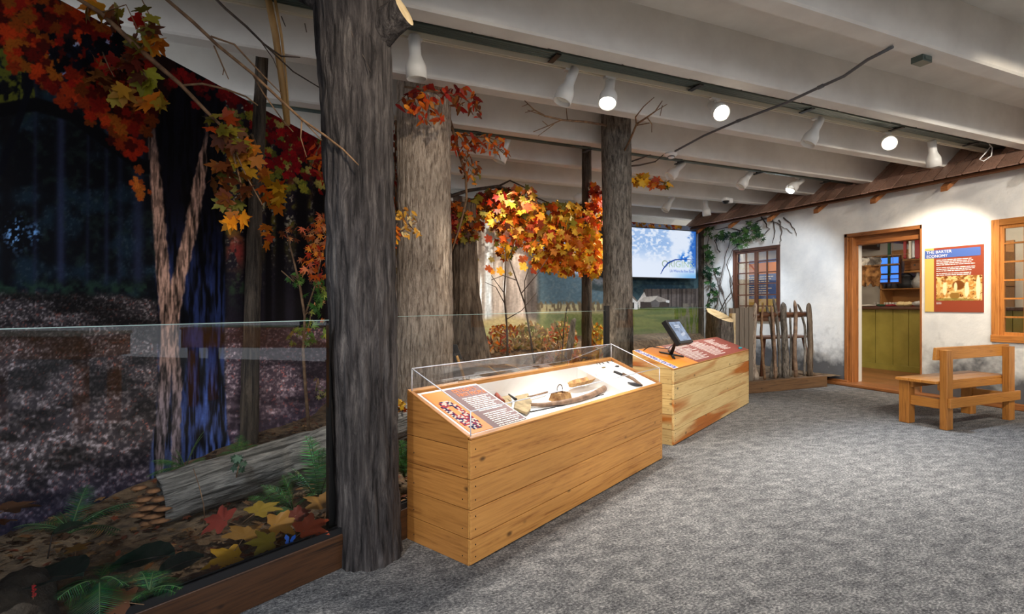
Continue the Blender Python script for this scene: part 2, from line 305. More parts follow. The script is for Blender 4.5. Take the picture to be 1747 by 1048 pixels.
# door frame
d=empty('door_1','open doorway','door',(UW,(dL+dR)/2,0)); del d['label'], d['category']; struct(d)
def cbox(mb,a,b,par): 
    o=par.location; mb.box((a[0]-o.x,a[1]-o.y,a[2]-o.z),(b[0]-o.x,b[1]-o.y,b[2]-o.z))
mb=MB(); cbox(mb,(UW-.012,dL-.045,.0),(UW+.10,dL,dT),d); cbox(mb,(UW+.02,dL-.10,.0),(UW+.15,dL-.046,dT-.0),d); mb.build('jamb','jamb_z',d,bevel=.006)
mb=MB(); cbox(mb,(UW+.151,dL-.085,.02),(UW+.24,dL-.0,dT),d); mb.build('plaster_reveal','plaster_in',d)
mb=MB(); cbox(mb,(UW-.012,dR,.0),(UW+.15,dR+.02,dT),d); mb.build('jamb','jamb_z',d,bevel=.004)
mb=MB(); cbox(mb,(UW-.012,dR,dT-.05),(UW+.08,dL,dT),d); cbox(mb,(UW+.10,dR,dT-.16),(UW+.24,dL,dT-.005),d); mb.build('lintel','jamb_y',d,bevel=.004)
mb=MB(); cbox(mb,(UW-.14,dR-.55,0),(UW+.24,dL+.22,.045),d); mb.build('threshold','jamb_y',d,bevel=.012)
mb=MB(); 
for (a,b) in ((4.86,dL+.22),(dR-.55,-2)): mb.box((UW-.05,min(a,b),0),(UW,max(a,b),.07))
struct(mb.build('baseboard_right','jamb_y',bevel=.008))
# windows
def window(name,yl,yr,zb,zt,cols,rows,matz,maty,depth=.04,sash=.05,post=.05):
    c=Vector((UW,(yl+yr)/2,zb)); r=empty(name,'x','x',c); del r['label'],r['category']; struct(r)
    W=(yl-yr)/2; H=zt-zb
    mb=MB(); mb.box((-.015,-W,0),(depth+.05,-W+post,H)); mb.box((-.015,W-post,0),(depth+.05,W,H)); mb.build('window_frame',matz,r,bevel=.004)
    mb=MB(); mb.box((-.015,-W+post,H-post),(depth+.05,W-post,H)); mb.box((-.03,-W,-.02),(depth+.05,W,post*.8)); mb.build('window_frame',maty,r,bevel=.004)
    for s in (0,1):
        y0=-W+post if s==0 else .0; y1=0 if s==0 else W-post; fr=empty('sash','x','x'); del fr['label'],fr['category']; fr.parent=r
        z0=post*.8; z1=H-post; t=sash*.6; mb=MB()
        mb.box((.005,y0+.002,z0),(depth,y0+t,z1)); mb.box((.005,y1-t,z0),(depth,y1-.002,z1)); mb.box((.005,y0+t,z0),(depth,y1-t,z0+t)); mb.box((.005,y0+t,z1-t),(depth,y1-t,z1))
        for k in range(1,rows): z=z0+(z1-z0)*k/rows; mb.box((.008,y0+t,z-.009),(depth-.008,y1-t,z+.009))
        for k in range(1,cols): y=y0+(y1-y0)*k/cols; mb.box((.010,y-.009,z0+t),(depth-.01,y+.009,z1-t))
        mb.build('glazing_bars',matz,fr)
        mb=MB(); mb.box((.022,y0+t,z0+t),(.026,y1-t,z1-t)); mb.build('pane','glass',fr)
    return r
window('window_1',lwL,lwR,lwB,lwT,2,6,'dark_z','dark_y')
window('window_2',rwL,rwR,rwB,rwT,2,6,'winframe','winframe_y',post=.07,sash=.06)
# ---------------------------------------------------------------- mural wall
def paintpath():
    pts=[(-2.75,.72),(-1.67,2.27),(-.716,3.62),(.238,4.97),(.95,5.86),(1.75,6.55),(2.7,7.1),(3.7,7.5),(4.7,7.68),(5.8,7.75),(7.19,7.75)]
    P=np.array(pts); out=[]
    for i in range(len(P)-1):
        p0=P[max(i-1,0)]; p1=P[i]; p2=P[i+1]; p3=P[min(i+2,len(P)-1)]; n=200
        t=np.linspace(0,1,n,endpoint=False)[:,None]
        if i<3: out.append(p1+(p2-p1)*t)
        else: out.append(.5*((2*p1)+(-p0+p2)*t+(2*p0-5*p1+4*p2-p3)*t**2+(-p0+3*p1-3*p2+p3)*t**3))
    out.append(P[-1:]); Q=np.vstack(out); s=np.r_[0,np.cumsum(np.hypot(*np.diff(Q,axis=0).T))]
    ds=[0.0]
    while ds[-1]<s[-1]-.01: ds.append(ds[-1]+(.005 if ds[-1]<6.0 and ds[-1]>1.0 else .008))
    ds=np.array(ds); return np.stack([np.interp(ds,s,Q[:,0]),np.interp(ds,s,Q[:,1])],1)
PATH=paintpath(); MZ0,MZ1=.0,2.62; ZS=np.linspace(MZ0,MZ1,430)
NU=len(PATH); G=np.zeros((NU,len(ZS),3)); G[:,:,:2]=PATH[:,None,:]; G[:,:,2]=ZS[None,:]
pxs,pys=proj(G.reshape(-1,3)); PX=pxs.reshape(NU,-1); PY=pys.reshape(NU,-1)
d0=(G.reshape(-1,3)-np.array([0,0,EYE]))@np.array(FWD); PX[(d0<.3).reshape(PX.shape)]=-4000
col=np.zeros(G.shape)
def sm(a,b,x): t=np.clip((x-a)/(b-a),0,1); return t*t*(3-2*t)
def mixc(c,m,new): m=np.clip(m,0,1)[...,None]; return c*(1-m)+np.asarray(new,float)*m
def ip(v,pts): p=np.array(pts,float); return np.interp(v,p[:,0],p[:,1])
X,Y=PX,PY
n40=fbm(X/42,Y/42,1); n12=fbm(X/11,Y/11,11); n5=fbm(X/4.5,Y/4.5,21,3); nv=fbm(X/7,Y/60,31); nfine=vn(X/2.6,Y/2.2,44)
# base forest dark left
c=np.zeros(G.shape)+np.array([11,13,18]); 
c=mixc(c,sm(.45,.75,n40)*.8,[26,44,58]); c=mixc(c,sm(.5,.8,n12)*.6,[30,44,40]); 
c=mixc(c,sm(.55,.8,n5)*sm(.4,.7,n40)*.5,[60,74,84])
for cx,w_,a in ((12,14,.9),(104,7,.8),(60,4,.4),(150,3,.4),(182,4,.5),(236,9,.7),(205,5,.4)):
    c=mixc(c,np.exp(-((X-cx-(Y-300)*.01*np.sin(cx))/w_)**2)*a*sm(60,130,Y)*(1-sm(470,500,Y)),np.array([44,50,78]) if a!=.9 else np.array([14,14,18]))
m=(X<60)*sm(.45,.6,n12)*(1-sm(170,200,Y)); c=mixc(c,m*.9,[88,92,30])
m=sm(.6,.7,n5)*np.exp(-((X-27)/16)**2-((Y-398)/22)**2); c=mixc(c,m*1.6,[120,170,230]); m=sm(.55,.7,n5)*np.exp(-((X-58)/8)**2-((Y-400)/14)**2); c=mixc(c,m*1.6,[110,160,220])
# leaf litter ground
gy=ip(X,[(-300,500),(0,492),(200,498),(250,505),(420,545),(560,560)]); g=sm(-4,8,Y-gy-6*n12)
lit=np.zeros(G.shape)+np.array([46,42,45]); kk=sm(560,760,Y); sp=fbm(X/3.2,Y/2.4,51,3)*(1-kk)+fbm(X/6.5,Y/5.0,55,4)*kk
lit=mixc(lit,sm(.45,.62,sp),[82,75,76]); lit=mixc(lit,sm(.62,.78,sp)*.9,[146,136,140]); lit=mixc(lit,sm(.70,.8,fbm(X/4,Y/3,61,3))*.8,[128,74,64]); lit=lit*(0.62+.75*sm(.35,.65,fbm(X/60,Y/22,71))[...,None])
lit=mixc(lit,sm(800,930,Y+X*.3)*.45,[30,28,66]); lit=lit*(.72+.4*sm(500,700,Y))[...,None]  # litter brightens downwards, partly a glass reflection put into the print colour
c=c*(1-g[...,None])+lit*g[...,None]
m=np.exp(-((Y-492)/10)**2)*(X<250)*sm(.3,.6,n12); c=mixc(c,m*.7,[40,66,50])
# right-of-trunk woodland 385-560
r=sm(378,392,X)*(1-sm(560,600,X))
w2=np.zeros(G.shape)+np.array([38,34,44]); w2=mixc(w2,sm(.4,.7,n12)*(1-sm(380,470,Y)),[120,112,44]); w2=mixc(w2,sm(.6,.75,n5)*(1-sm(380,520,Y)),[176,170,150]); w2=mixc(w2,sm(.45,.6,fbm(X/9,Y/14,81))*np.exp(-((Y-250)/55)**2-((X-495)/50)**2)*1.4,[110,14,22]); w2=mixc(w2,sm(.4,.6,n12)*np.exp(-((Y-430)/30)**2-((X-405)/22)**2),[150,60,60]); w2=mixc(w2,sm(.4,.7,n12)*np.exp(-((Y-485)/30)**2-((X-410)/40)**2),[60,80,60])
for cx,w_ in ((515,13),(478,9),(424,8),(545,12),(458,6)): w2=mixc(w2,np.exp(-((X-cx)/w_)**4)*sm(200,260,Y)*(1-sm(545,575,Y)),[18,15,20]+0*w2)
w2=np.where((Y>560)[...,None],lit*1.25+np.array([16,8,18]),w2); c=c*(1-r[...,None])+w2*r[...,None]
# great trunk
xl=ip(Y,[(60,250),(200,250),(400,262),(560,270),(700,268),(790,255)]); xr=ip(Y,[(60,374),(400,384),(640,383),(740,388),(790,404)])
t=sm(-3,3,X-xl-4*(n12-.5))*(1-sm(-3,3,X-xr)); ridge=fbm(X/4.2,Y/34,91,3)
tc_=np.zeros(G.shape)+np.array([10,10,18]); k=sm(330,520,Y)[...,None]; k2=sm(560,720,Y)[...,None]
tc_=tc_+k*np.array([14,22,44])*(ridge[...,None]*1.8)+k2*np.array([42,56,92])*ridge[...,None]*1.2*sm(275,360,X)[...,None]+k2*np.array([50,56,70])*ridge[...,None]*(1-sm(275,330,X))[...,None]  # lower bark brightened in the print, standing in for reflection on the glass
ridge2=fbm(X/2.4,Y/15,97,3); tc_=tc_*(.35+.9*sm(.3,.6,ridge)[...,None])
for pts,hw in (([(180,254),(300,264),(450,276),(560,286),(650,281),(790,272)],[(180,6),(300,12),(500,13),(700,11),(790,8)]),([(230,352),(300,342),(400,324),(480,304),(570,294),(640,302),(790,300)],[(230,3),(320,12),(480,13),(600,10),(790,8)])):
    cxx=ip(Y,pts); h=ip(Y,hw); m=(1-sm(.75,1.1,np.abs(X-cxx+6*(n12-.5))/h))*sm(190,330,Y+50*n12); tone=np.array([158,126,112])[None,None]*(1-.0*k)+0*G
    tone=tone*(1-k2*.5)+np.array([100,108,140])*k2*.5; tone=tone*(.22+.55*sm(.25,.6,ridge)[...,None]+.45*sm(.35,.6,ridge2)[...,None]); c_m=m[...,None]; tc_=tc_*(1-c_m)+tone*c_m
c=c*(1-t[...,None])+tc_*t[...,None]
# arching dark branch at the left
by=ip(X,[(-200,210),(0,188),(60,178),(120,195),(180,240),(245,285)]); m=(1-sm(10,14,np.abs(Y-by)))*(X<256); c=mixc(c,m,[8,9,13]); m=(1-sm(5,8,np.abs(X-ip(Y,[(150,50),(200,34),(280,5),(320,-10)]))))*(Y>120)*(Y<300)*(X<80); c=mixc(c,m,[10,12,20])
# middle woodland
mid=sm(560,600,X)*(1-sm(912,925,X)); mc=np.zeros(G.shape)+np.array([150,140,132]); mc=mixc(mc,sm(.45,.6,nv)*.9,[96,84,76]); mc=mixc(mc,sm(.62,.72,fbm(X/5,Y/90,101))*(Y<540),[226,232,236])
for cx,w_,cc in ((722,20,(70,60,54)),(850,9,(190,176,164)),(833,6,(214,220,224)),(870,6,(120,108,100)),(884,16,(196,180,168)),(905,8,(100,90,84))): mc=mixc(mc,np.exp(-((X-cx-(Y>520)*0)/w_)**4)*(Y<545),np.array(cc)*(.7+.5*ridge[...,None]))
mc=mixc(mc,sm(0,14,Y-ip(X,[(600,560),(800,545),(860,530),(915,540)])),[176,160,120]); mc=mixc(mc,sm(545,575,Y)*sm(.3,.6,n12),[150,150,96]); mc=mixc(mc,(1-sm(395,480,Y))*sm(.4,.55,n12)*.85,[70,60,56])
c=c*(1-mid[...,None])+mc*mid[...,None]
# field, fir wood and sky 915-1080
fl=sm(912,925,X); fc=np.zeros(G.shape)+np.array([176,184,196]); fc=mixc(fc,sm(0,1,(Y-ip(X,[(915,455),(960,462),(1000,480),(1040,488)])+14*n12)/10),[92,112,120]); fc=mixc(fc,sm(.5,.7,n5)*(Y>470),[104,120,124])
fc=mixc(fc,sm(0,6,Y-516),[186,172,130]); fc=mixc(fc,sm(.5,.6,vn(X/2.2,Y/9,5))*sm(512,518,Y)*(1-sm(528,534,Y)),[120,104,80]); fc=mixc(fc,sm(0,8,Y-531),[132,136,84]); fc=mixc(fc,sm(.4,.7,n12)*(Y>536),[106,118,66])
c=c*(1-fl[...,None])+fc*fl[...,None]
# village 1080-1195
vl=sm(1068,1074,X); vc=np.zeros(G.shape)+np.array([150,160,186]); vc=mixc(vc,sm(455,470,Y),[34,54,66]); vc=mixc(vc,sm(470,478,Y)*sm(.45,.7,n12),[58,78,84])
pt=ip(X,[(1070,494),(1100,492),(1200,491)])+1.5*vn(X/2.0,X*0,9); m=sm(0,1,Y-pt)*(X>1098)*(1-sm(522,526,Y)); vc=mixc(vc,m,[88,80,76]); vc=mixc(vc,m*sm(.5,.7,vn(X/1.6,Y*0+3,12)),[54,48,46])
lawn=sm(523,528,Y); vc=mixc(vc,lawn,[98,104,50]); vc=mixc(vc,lawn*sm(.4,.65,fbm(X/60,Y/7,111)),[72,88,40]); vc=mixc(vc,sm(560,572,Y),[104,104,70]); vc=mixc(vc,sm(572,590,Y)*sm(.4,.6,n12),[76,72,56])
vc=mixc(vc,(X>1158)*(Y>518)*(1-sm(572,585,Y))*sm(.45,.6,vn(X/2,Y/14,13))*.8,[110,104,92])
def poly(pts):
    p=np.array(pts,float); ins=np.zeros(X.shape,bool); j=len(p)-1
    for i in range(len(p)):
        a=(p[i,1]>Y)!=(p[j,1]>Y); 
        with np.errstate(divide='ignore',invalid='ignore'): xx=(p[j,0]-p[i,0])*(Y-p[i,1])/(p[j,1]-p[i,1]+1e-9)+p[i,0]
        ins^=a&(X<xx); j=i
    return ins.astype(float)
for pts,cc in (([(1072,502),(1078,503),(1088,514),(1088,528),(1072,528)],(206,204,200)),([(1078,503),(1089,515),(1086,515),(1075,505)],(120,110,100)),([(1088,514),(1099,498),(1102,506),(1090,528)],(196,190,182)),([(1090,515),(1098,507),(1122,505),(1114,516)],(176,168,158)),([(1114,516),(1122,505),(1142,513),(1138,515)],(140,132,124)),([(1092,515),(1114,516),(1138,515),(1140,524),(1092,526)],(64,56,52)),([(1110,515),(1118,511),(1126,517),(1124,524),(1112,524)],(92,88,86)),([(1136,513),(1142,513),(1142,517),(1136,516)],(190,188,186)),([(1078,516),(1082,516),(1082,527),(1078,527)],(40,36,34))):
    vc=mixc(vc,poly(pts),cc)
c=c*(1-vl[...,None])+vc*vl[...,None]
# printed leaves
def stamp(n,cfun,size,pal,alpha=.92,stretch=1.0,rs=1):
    global c
    R=np.random.default_rng(rs)
    for i in range(n):
        cx,cy=cfun(R); s=size*R.uniform(.6,1.25); 
        i0=np.searchsorted(PX[:,200],cx-s*1.5); i1=np.searchsorted(PX[:,200],cx+s*1.5)
        if i1-i0<2: continue
        xs=PX[i0:i1]; yy=PY[i0:i1]; a=R.uniform(0,6.28); dx=(xs-cx); dy=(yy-cy)*stretch-dx*.25; rr=np.hypot(dx,dy); th=np.arctan2(dy,dx)+a
        lim=s*(.42+.38*np.abs(np.cos(2.5*th))**.8+.16*np.cos(th)); mm=(1-sm(lim*.88,lim,rr))*alpha
        cc=np.array(pal[R.integers(len(pal))],float)*R.uniform(.75,1.15); vein=1-.15*(np.abs(np.cos(2.5*th))>.97)
        c[i0:i1]=c[i0:i1]*(1-mm[...,None])+cc*vein[...,None]*mm[...,None]
REDS=[(124,22,14),(150,34,12),(164,50,16),(88,14,10),(122,54,14),(138,74,20),(66,14,10)]
m=poly([(-80,-300),(300,-300),(300,140),(246,250),(240,262),(200,230),(140,180),(80,150),(30,90),(-80,60)]); c=mixc(c,m*.6,[42,14,10])
def reg(R):
    while True:
        x=R.uniform(-60,262); y=R.uniform(-40,290)
        lo=ip(x,[(-60,70),(0,88),(60,142),(120,172),(180,216),(220,262),(262,200)]); hi=ip(x,[(-60,-60),(130,-40),(262,110)])
        if hi<y<lo+14*R.random(): return x,y
stamp(420,reg,19,REDS,rs=3,stretch=1.15)
stamp(16,lambda R:(R.uniform(70,240),R.uniform(60,150)),7,[(200,210,240),(150,170,220)],rs=4)
stamp(40,lambda R:(R.uniform(90,215),R.uniform(60,125)),14,[(6,8,16),(10,14,26)],rs=5)
stamp(60,lambda R:(lambda x:(x,ip(x,[(235,262),(290,100),(420,170),(550,245)])+abs(R.normal(0,22))))(R.uniform(285,560)),13,[(110,14,18),(140,20,22),(80,10,14)],rs=6)
stamp(14,lambda R:(R.normal(240,8),R.normal(318,14)),10,[(200,110,40),(180,80,30)],rs=7)
stamp(90,lambda R:(R.uniform(390,560),R.uniform(190,330)),10,[(150,146,50),(96,104,40),(180,170,90),(130,20,30)],rs=8)
stamp(60,lambda R:(R.uniform(455,545),R.uniform(210,300)),10,[(120,12,24),(150,16,26)],rs=9)
stamp(260,lambda R:(R.uniform(580,1060),R.uniform(315,470)),9,[(200,130,30),(170,70,24),(214,160,50),(150,50,24),(110,90,40)],rs=10)
stamp(70,lambda R:(R.uniform(1070,1160),R.uniform(366,392)),5,[(200,120,30),(160,60,24),(214,150,50)],rs=12)
c=c*(.93+.14*nfine[...,None])
mu=gridmesh('forest_mural',G,'print',cols=np.clip(c,0,255),smooth=False)
tag(mu,'curved printed backdrop of dark autumn woods running to a painted village field','mural')
# solid wall carrying the print
mb=MB(); step=6; q=[tuple(p) for p in PATH[::step]]+[tuple(PATH[-1])]
nrm=[]
for i in range(len(q)):
    a=Vector(q[max(i-1,0)]); b=Vector(q[min(i+1,len(q)-1)]); t=(b-a).normalized(); nrm.append(Vector((-t.y,t.x)))
vs=[]; fs=[]
for p,n in zip(q,nrm): vs+=[(p[0]+n.x*.004,p[1]+n.y*.004,0),(p[0]+n.x*.05,p[1]+n.y*.05,0),(p[0]+n.x*.05,p[1]+n.y*.05,2.62),(p[0]+n.x*.004,p[1]+n.y*.004,2.62)]
for i in range(len(q)-1):
    for k in range(4): fs.append((i*4+k,i*4+(k+1)%4,(i+1)*4+(k+1)%4,(i+1)*4+k))
mb.add(vs,fs); struct(mb.build('wall_back','white_board'))
mb=MB(); mb.box((-5,9.45,0),(9.5,9.55,3.4)); struct(mb.build('wall_rear','plaster_in'))
# ---------------------------------------------------------------- shingle roof
r=empty('shingle_roof','long sloping roof of dark brown wooden shingles above the white cabin wall','roof',(6.93,5,2.58))
mb=MB(); rr=random.Random(3); sl=Vector((1,0,.85)).normalized(); nn=Vector((-.85,0,1)).normalized()
for course in range(4):
    y=-7.0
    while y<2.80:
        wd=rr.uniform(.10,.2); ln=.46; s0=course*.29+rr.uniform(-.02,.02) if course else rr.uniform(-.008,.008)
        o=Vector((0,y,0))+sl*s0+nn*(.015+rr.uniform(0,.006)); ax=(sl*ln-nn*.012)
        mb.obox(o,ax,Vector((0,wd-.012,0)),nn*.018,0); y+=wd
mb.build('shingles','shingle',r)
mb=MB(); mb.obox(Vector((.02,-7,-.03)),sl*1.3,Vector((0,9.78,0)),nn*.02); mb.build('roof_board','dark_y',r)
for i in range(12):
    y=2.55-i*.80; mb=MB(); mb.obox(Vector((.02,y,-.13)),Vector((.26,0,.17)),Vector((0,.07,0)),Vector((0,0,.06))); mb.build('rafter_tail','jamb_y',r)
# ---------------------------------------------------------------- tracks, conduit, lamps
ZTR=2.86
def track(v,u0,u1,label):
    r=empty('lighting_track',label,'lighting track',(u0,v,ZTR))
    mb=MB(); w_=u1-u0; mb.box((0,-.018,0),(w_,.018,.006)); mb.box((0,-.018,-.016),(w_,-.010,0)); mb.box((0,.010,-.016),(w_,.018,0)); mb.box((0,-.018,.006),(w_,.018,.022)); mb.build('rail','track_white',r)
    x=.5
    while x<w_: mb=MB(); mb.tube([(x,0,.022),(x,0,.245)],.006,6); x+=1.2; mb.build('hanger_rod','black_metal',r)
    return r
track(3.29,-3,7.25,'cream lighting track in the ceiling bay nearest the camera')
track(4.91,-1.5,7.1,'cream lighting track crossing behind the big trees, second from the front')
track(6.59,2.6,6.6,'short lighting track in front of the screen, farthest back')
for (v,label) in ((3.20,'bundle of grey green conduit pipes beside the front lighting track'),(4.84,'dark conduit pipes beside the second lighting track')):
    r=empty('conduit_bundle',label,'conduit',(-3,v,2.868 if v<4 else 2.815));
    for k in range(4 if v<4 else 2): mb=MB(); mb.tube([(0,k*.032-.05,k*.004),(10.5,k*.032-.05,k*.004)],.012,8); mb.build('pipe','conduit',r)
    x=.9
    while x<10.3: mb=MB(); mb.box((x,-.07,-.022),(x+.04,.06,-.013)); mb.box((x+.012,-.02,-.02),(x+.028,.02,.23 if v<4 else .28)); mb.box((x-.02,-.02,.02),(x+.06,.02,.06)); x+=1.25; mb.build('pipe_clamp','black_metal',r)
def lamp(P0,d,label,lit=0,energy=60,color=(1,.9,.76),blend=.6,size=75,length=.26,aim=None,stem=.09,group=None):
    """P0 point under the track, d direction of the beam"""
    d=Vector(d).normalized(); piv=P0-UP*stem; r=empty('track_spotlight',label,'spotlight',P0,group=group)
    mb=MB(); mb.box((-.045,-.018,-.03),(.045,.018,-.0165)); mb.tube([(0,0,-.03),(0,0,-stem)],.009,8); mb.lathe([(.016,-.012),(.02,0),(.016,.012)],(0,0,-stem),(0,1,0),10,cap=True); mb.build('mount_stem','white_metal',r)
    c0=(piv-P0)-d*.07; mb=MB()
    mb.lathe([(.0,-.02),(.032,-.02),(.038,-.012),(.038,.10),(.046,.125),(.062,.16),(.066,.175),(.066,.25),(.062,.25),(.060,.20),(.058,.19)],c0,d,24); hs=mb.build('lamp_housing','white_metal',r)
    mb=MB(); mb.lathe([(.0,.0),(.03,.004),(.057,.012),(.058,0)],c0+d*.205,d,20); mb.build('bulb_face','lamp_glow' if lit else 'lamp_dim',hs)
    ld=bpy.data.lights.new('beam','SPOT'); ld.energy=energy*SPOT; ld.color=color; ld.spot_size=math.radians(size); ld.spot_blend=blend; ld.shadow_soft_size=.05
    lo=bpy.data.objects.new('beam',ld); S.collection.objects.link(lo); lo.parent=hs; lo.location=c0+d*.27
    dd=d if aim is None else (Vector(aim)-(P0+c0)).normalized(); lo.rotation_euler=dd.to_track_quat('-Z','Y').to_euler()
    return r
def tlamp(v,sx,n,w_,dD,label,**k):
    P0=onV(sx,300,v); P0.z=ZTR-.0; D=(P0-C0).dot(FWD); a=at(*n,D); b=at(*w_,D+dD); return lamp(P0,b-a,label,**k)
WARM=(1,.86,.68); NEU=(1,.94,.86); COOL=(.78,.88,1)
tlamp(3.29,708,(708,75),(711,130),.02,'white track spotlight hanging straight down beside the big dark trunk',energy=190,color=WARM,aim=(2.4,4.2,.45),size=46)
tlamp(3.29,973,(986,122),(966,175),-.02,'white track spotlight aimed down left, just left of the glaring one above the mottled trunk',energy=170,color=NEU,aim=(1.2,2.7,.55),size=60)
tlamp(3.29,1040,(1047,140),(1041,188),-.14,'lit white spotlight glaring just above the mottled grey trunk',lit=1,energy=150,color=NEU,aim=(2.2,2.3,0),size=90)
tlamp(3.29,1220,(1214,186),(1231,201),-.22,'lit white spotlight glaring in the middle of the front track',lit=1,energy=190,color=NEU,aim=(3.8,1.0,0),size=95)
tlamp(3.29,1393,(1404,208),(1386,243),0,'white track spotlight tilted down left, between the two glaring lamps near the cable crossing',energy=130,color=NEU,aim=(4.2,3.4,.4),size=80)
tlamp(3.29,1513,(1511,238),(1519,247),-.24,'lit white spotlight glaring near the right end of the front track',lit=1,energy=190,color=COOL,aim=(4.8,1.2,0),size=95)
tlamp(3.29,1591,(1589,247),(1592,280),0.04,'white spotlight at the right end of the front track, beside the shingles',energy=110,color=WARM,aim=(7.2,3.9,1.5),size=75)
tlamp(4.91,862,(868,243),(857,273),0,'white spotlight half hidden by orange leaves on the second track',energy=55,color=WARM,aim=(2.6,5.3,1.3),size=80)
tlamp(4.91,1158,(1172,281),(1150,303),-.05,'white spotlight right beside the round smoke detector',energy=160,color=WARM,aim=(3.2,5.6,1.6),size=90)
tlamp(4.91,1276,(1286,294),(1267,319),-.03,'white spotlight in the middle of the second track, pointing down left',energy=120,color=NEU,aim=(3.8,5.6,1.0),size=90)
tlamp(4.91,1362,(1375,304),(1351,323),-.10,'white spotlight with open lit mouth at the right end of the second track',energy=120,color=COOL,aim=(7.1,6.0,1.4),size=95)
tlamp(6.59,1144,(1154,339),(1141,358),-.04,'small far white spotlight above the left part of the screen',energy=70,color=COOL,aim=(4.4,7.6,1.0),size=100)
tlamp(6.59,1204,(1203,342),(1205,361),0,'small far white spotlight hanging straight down near the dome camera',energy=80,color=COOL,aim=(6.8,6.8,.8),size=100)
tlamp(6.59,998,(1004,338),(985,352),0,'far white spotlight behind the yellow leaves, left of the slender trunk',energy=60,color=WARM,aim=(2.8,6.8,1.4),size=100)
# unseen track and lamps added behind the camera to light the scene
track(.4,-3,7.5,'added unseen cream lighting track behind the viewpoint')
for u,aim,col_ in ((.6,(1.0,4.1,.75),WARM),(1.8,(3.0,3.6,.6),NEU),(3.4,(7.2,3.4,1.8),WARM),(5.0,(7.2,5.0,1.6),NEU),(-1.2,(-.6,2.6,.3),COOL),(2.6,(5.5,2.2,0),NEU),(6.2,(7.2,3.2,1.5),WARM)):
    P=Vector((u,.4,ZTR)); lamp(P,Vector(aim)-P,'added unseen white spotlight on the track behind the viewpoint',energy=110,color=col_,size=70,group='added unseen spotlights on the track behind the viewpoint')
# room-wide soft light: large ceiling bounce lamps do not exist here; ambient world fill, added through the side left open behind
# smoke detector + cable
P=at(1145,262,(BZ-.0-EYE)/((CY-262)/F)); P.z=BZ
r=empty('smoke_detector','round white smoke detector under a beam where the grey cable ends','smoke detector',P); mb=MB(); mb.lathe([(.0,-.052),(.028,-.052),(.034,-.03),(.06,-.026),(.068,-.012),(.068,0)],(0,0,0),(0,0,1),24,cap=True); mb.build('detector_body','white_plastic',r)
mb=MB(); mb.lathe([(.036,-.0262),(.036,-.040)],(0,0,0),(0,0,1),16); mb.build('sensor_vent','iron',r)
pts=[(1152,258),(1200,232),(1260,206),(1340,176),(1400,148),(1440,130),(1480,102),(1523,80)]
zz=[2.77,2.76,2.75,2.74,2.75,2.76,2.765,2.77]; wp=[onZ(x,y,z-.012) for (x,y),z in zip(pts,zz)]
mb=MB(); mb.tube(wp,.011,8); 
for i in (2,4): 
    t=(wp[i+1]-wp[i-1]).normalized(); mb.tube([wp[i]-t*.02,wp[i]+t*.02],.015,8)
tag(rebase(mb.build('ceiling_cable','cable_grey'),wp[0]),'grey cable crossing under the beams from the smoke detector towards the upper right','cable')
P=onZ(1238,338,BZ); r=empty('dome_camera','small white dome security camera under a far beam above the roof corner','camera',P); mb=MB(); mb.lathe([(.06,0),(.06,-.03),(.05,-.045)],(0,0,0),(0,0,1),20,cap=True); mb.box((.05,-.03,-.07),(.12,.03,-.0)); mb.build('housing','white_plastic',r); mb=MB(); mb.lathe([(.048,-.045),(.045,-.065),(.03,-.082),(.0,-.09)],(0,0,0),(0,0,1),20); mb.build('dome','black_rubber',r)
P=onZ(1572,98,BZ); mb=MB(); mb.box((-.05,-.035,-.04),(.05,.035,0)); mb.box((-.03,-.04,-.03),(.03,.04,-.01)); tag(mb.build('junction_box','conduit',loc=P),'small metal junction box under the upper right ceiling beam','box')
mb=MB(); mb.tube([at(1668,238,5.58),at(1682,240,5.58),at(1693,252,5.58),at(1691,266,5.58),at(1678,275,5.58),at(1671,272,5.58),at(1682,260,5.58),at(1690,250,5.58)],.006,6); tag(rebase(mb.build('loose_wire','white_plastic'),at(1682,240,5.58)),'loop of loose white wire hanging at the end of the front lighting track','wire')
# ---------------------------------------------------------------- trees
def trunk(name,label,pts,mat,amp=.012,freq=26,seed=1,flare=0,ztop=None,parent=None,dz=.016,n=120,cat='tree',lump=.01,tagit=True):
    """pts: (px,py,D,width_px) bottom to top"""
    c=[(at(x,y,D),w_/2*D/F) for x,y,D,w_ in pts]
    if ztop: p,r=c[-1]; c.append((Vector((p.x,p.y,ztop)),r))
    z=np.array([p.z for p,_ in c]); o=np.argsort(z); z=z[o]; xs=np.array([c[i][0].x for i in o]); yy=np.array([c[i][0].y for i in o]); rr=np.array([c[i][1] for i in o])
    Z=np.arange(z[0],z[-1]+dz,dz); cx=np.interp(Z,z,xs); cy=np.interp(Z,z,yy); R=np.interp(Z,z,rr)
    th=np.linspace(0,2*np.pi,n,endpoint=False); TH_,ZZ=np.meshgrid(th,Z,indexing='ij')
    u=TH_/(2*np.pi); warp=(vn(u*6,ZZ*2.0,seed+5,6)-.5)*.9
    rid=np.abs(vn((u*freq+warp)%freq,ZZ*4.5,seed,freq)-.5)*2; fine=vn(u*freq*2,ZZ*18,seed+1,freq*2); lum=vn(u*4,ZZ*1.6,seed+2,4)-.5
    rad=R[None]*(1+flare*np.exp(-(ZZ-Z[0])/.10)*(.7+.3*np.cos(TH_*5+seed)))+amp*(rid-.6)+amp*.35*(fine-.5)+lum*lump
    P=np.stack([cx[None]+rad*np.cos(TH_),cy[None]+rad*np.sin(TH_),ZZ],-1)
    P=np.concatenate([P,np.broadcast_to(np.stack([cx[-1:],cy[-1:],Z[-1:]],-1)[None],(n,1,3))],1)
    b=Vector((cx[0],cy[0],Z[0])); P=P-np.array(b)
    ob=gridmesh(name,P,mat,closed=True,parent=parent); ob.location=b if parent is None else b-parent.location
    if tagit and parent is None: tag(ob,label,cat)
    return ob
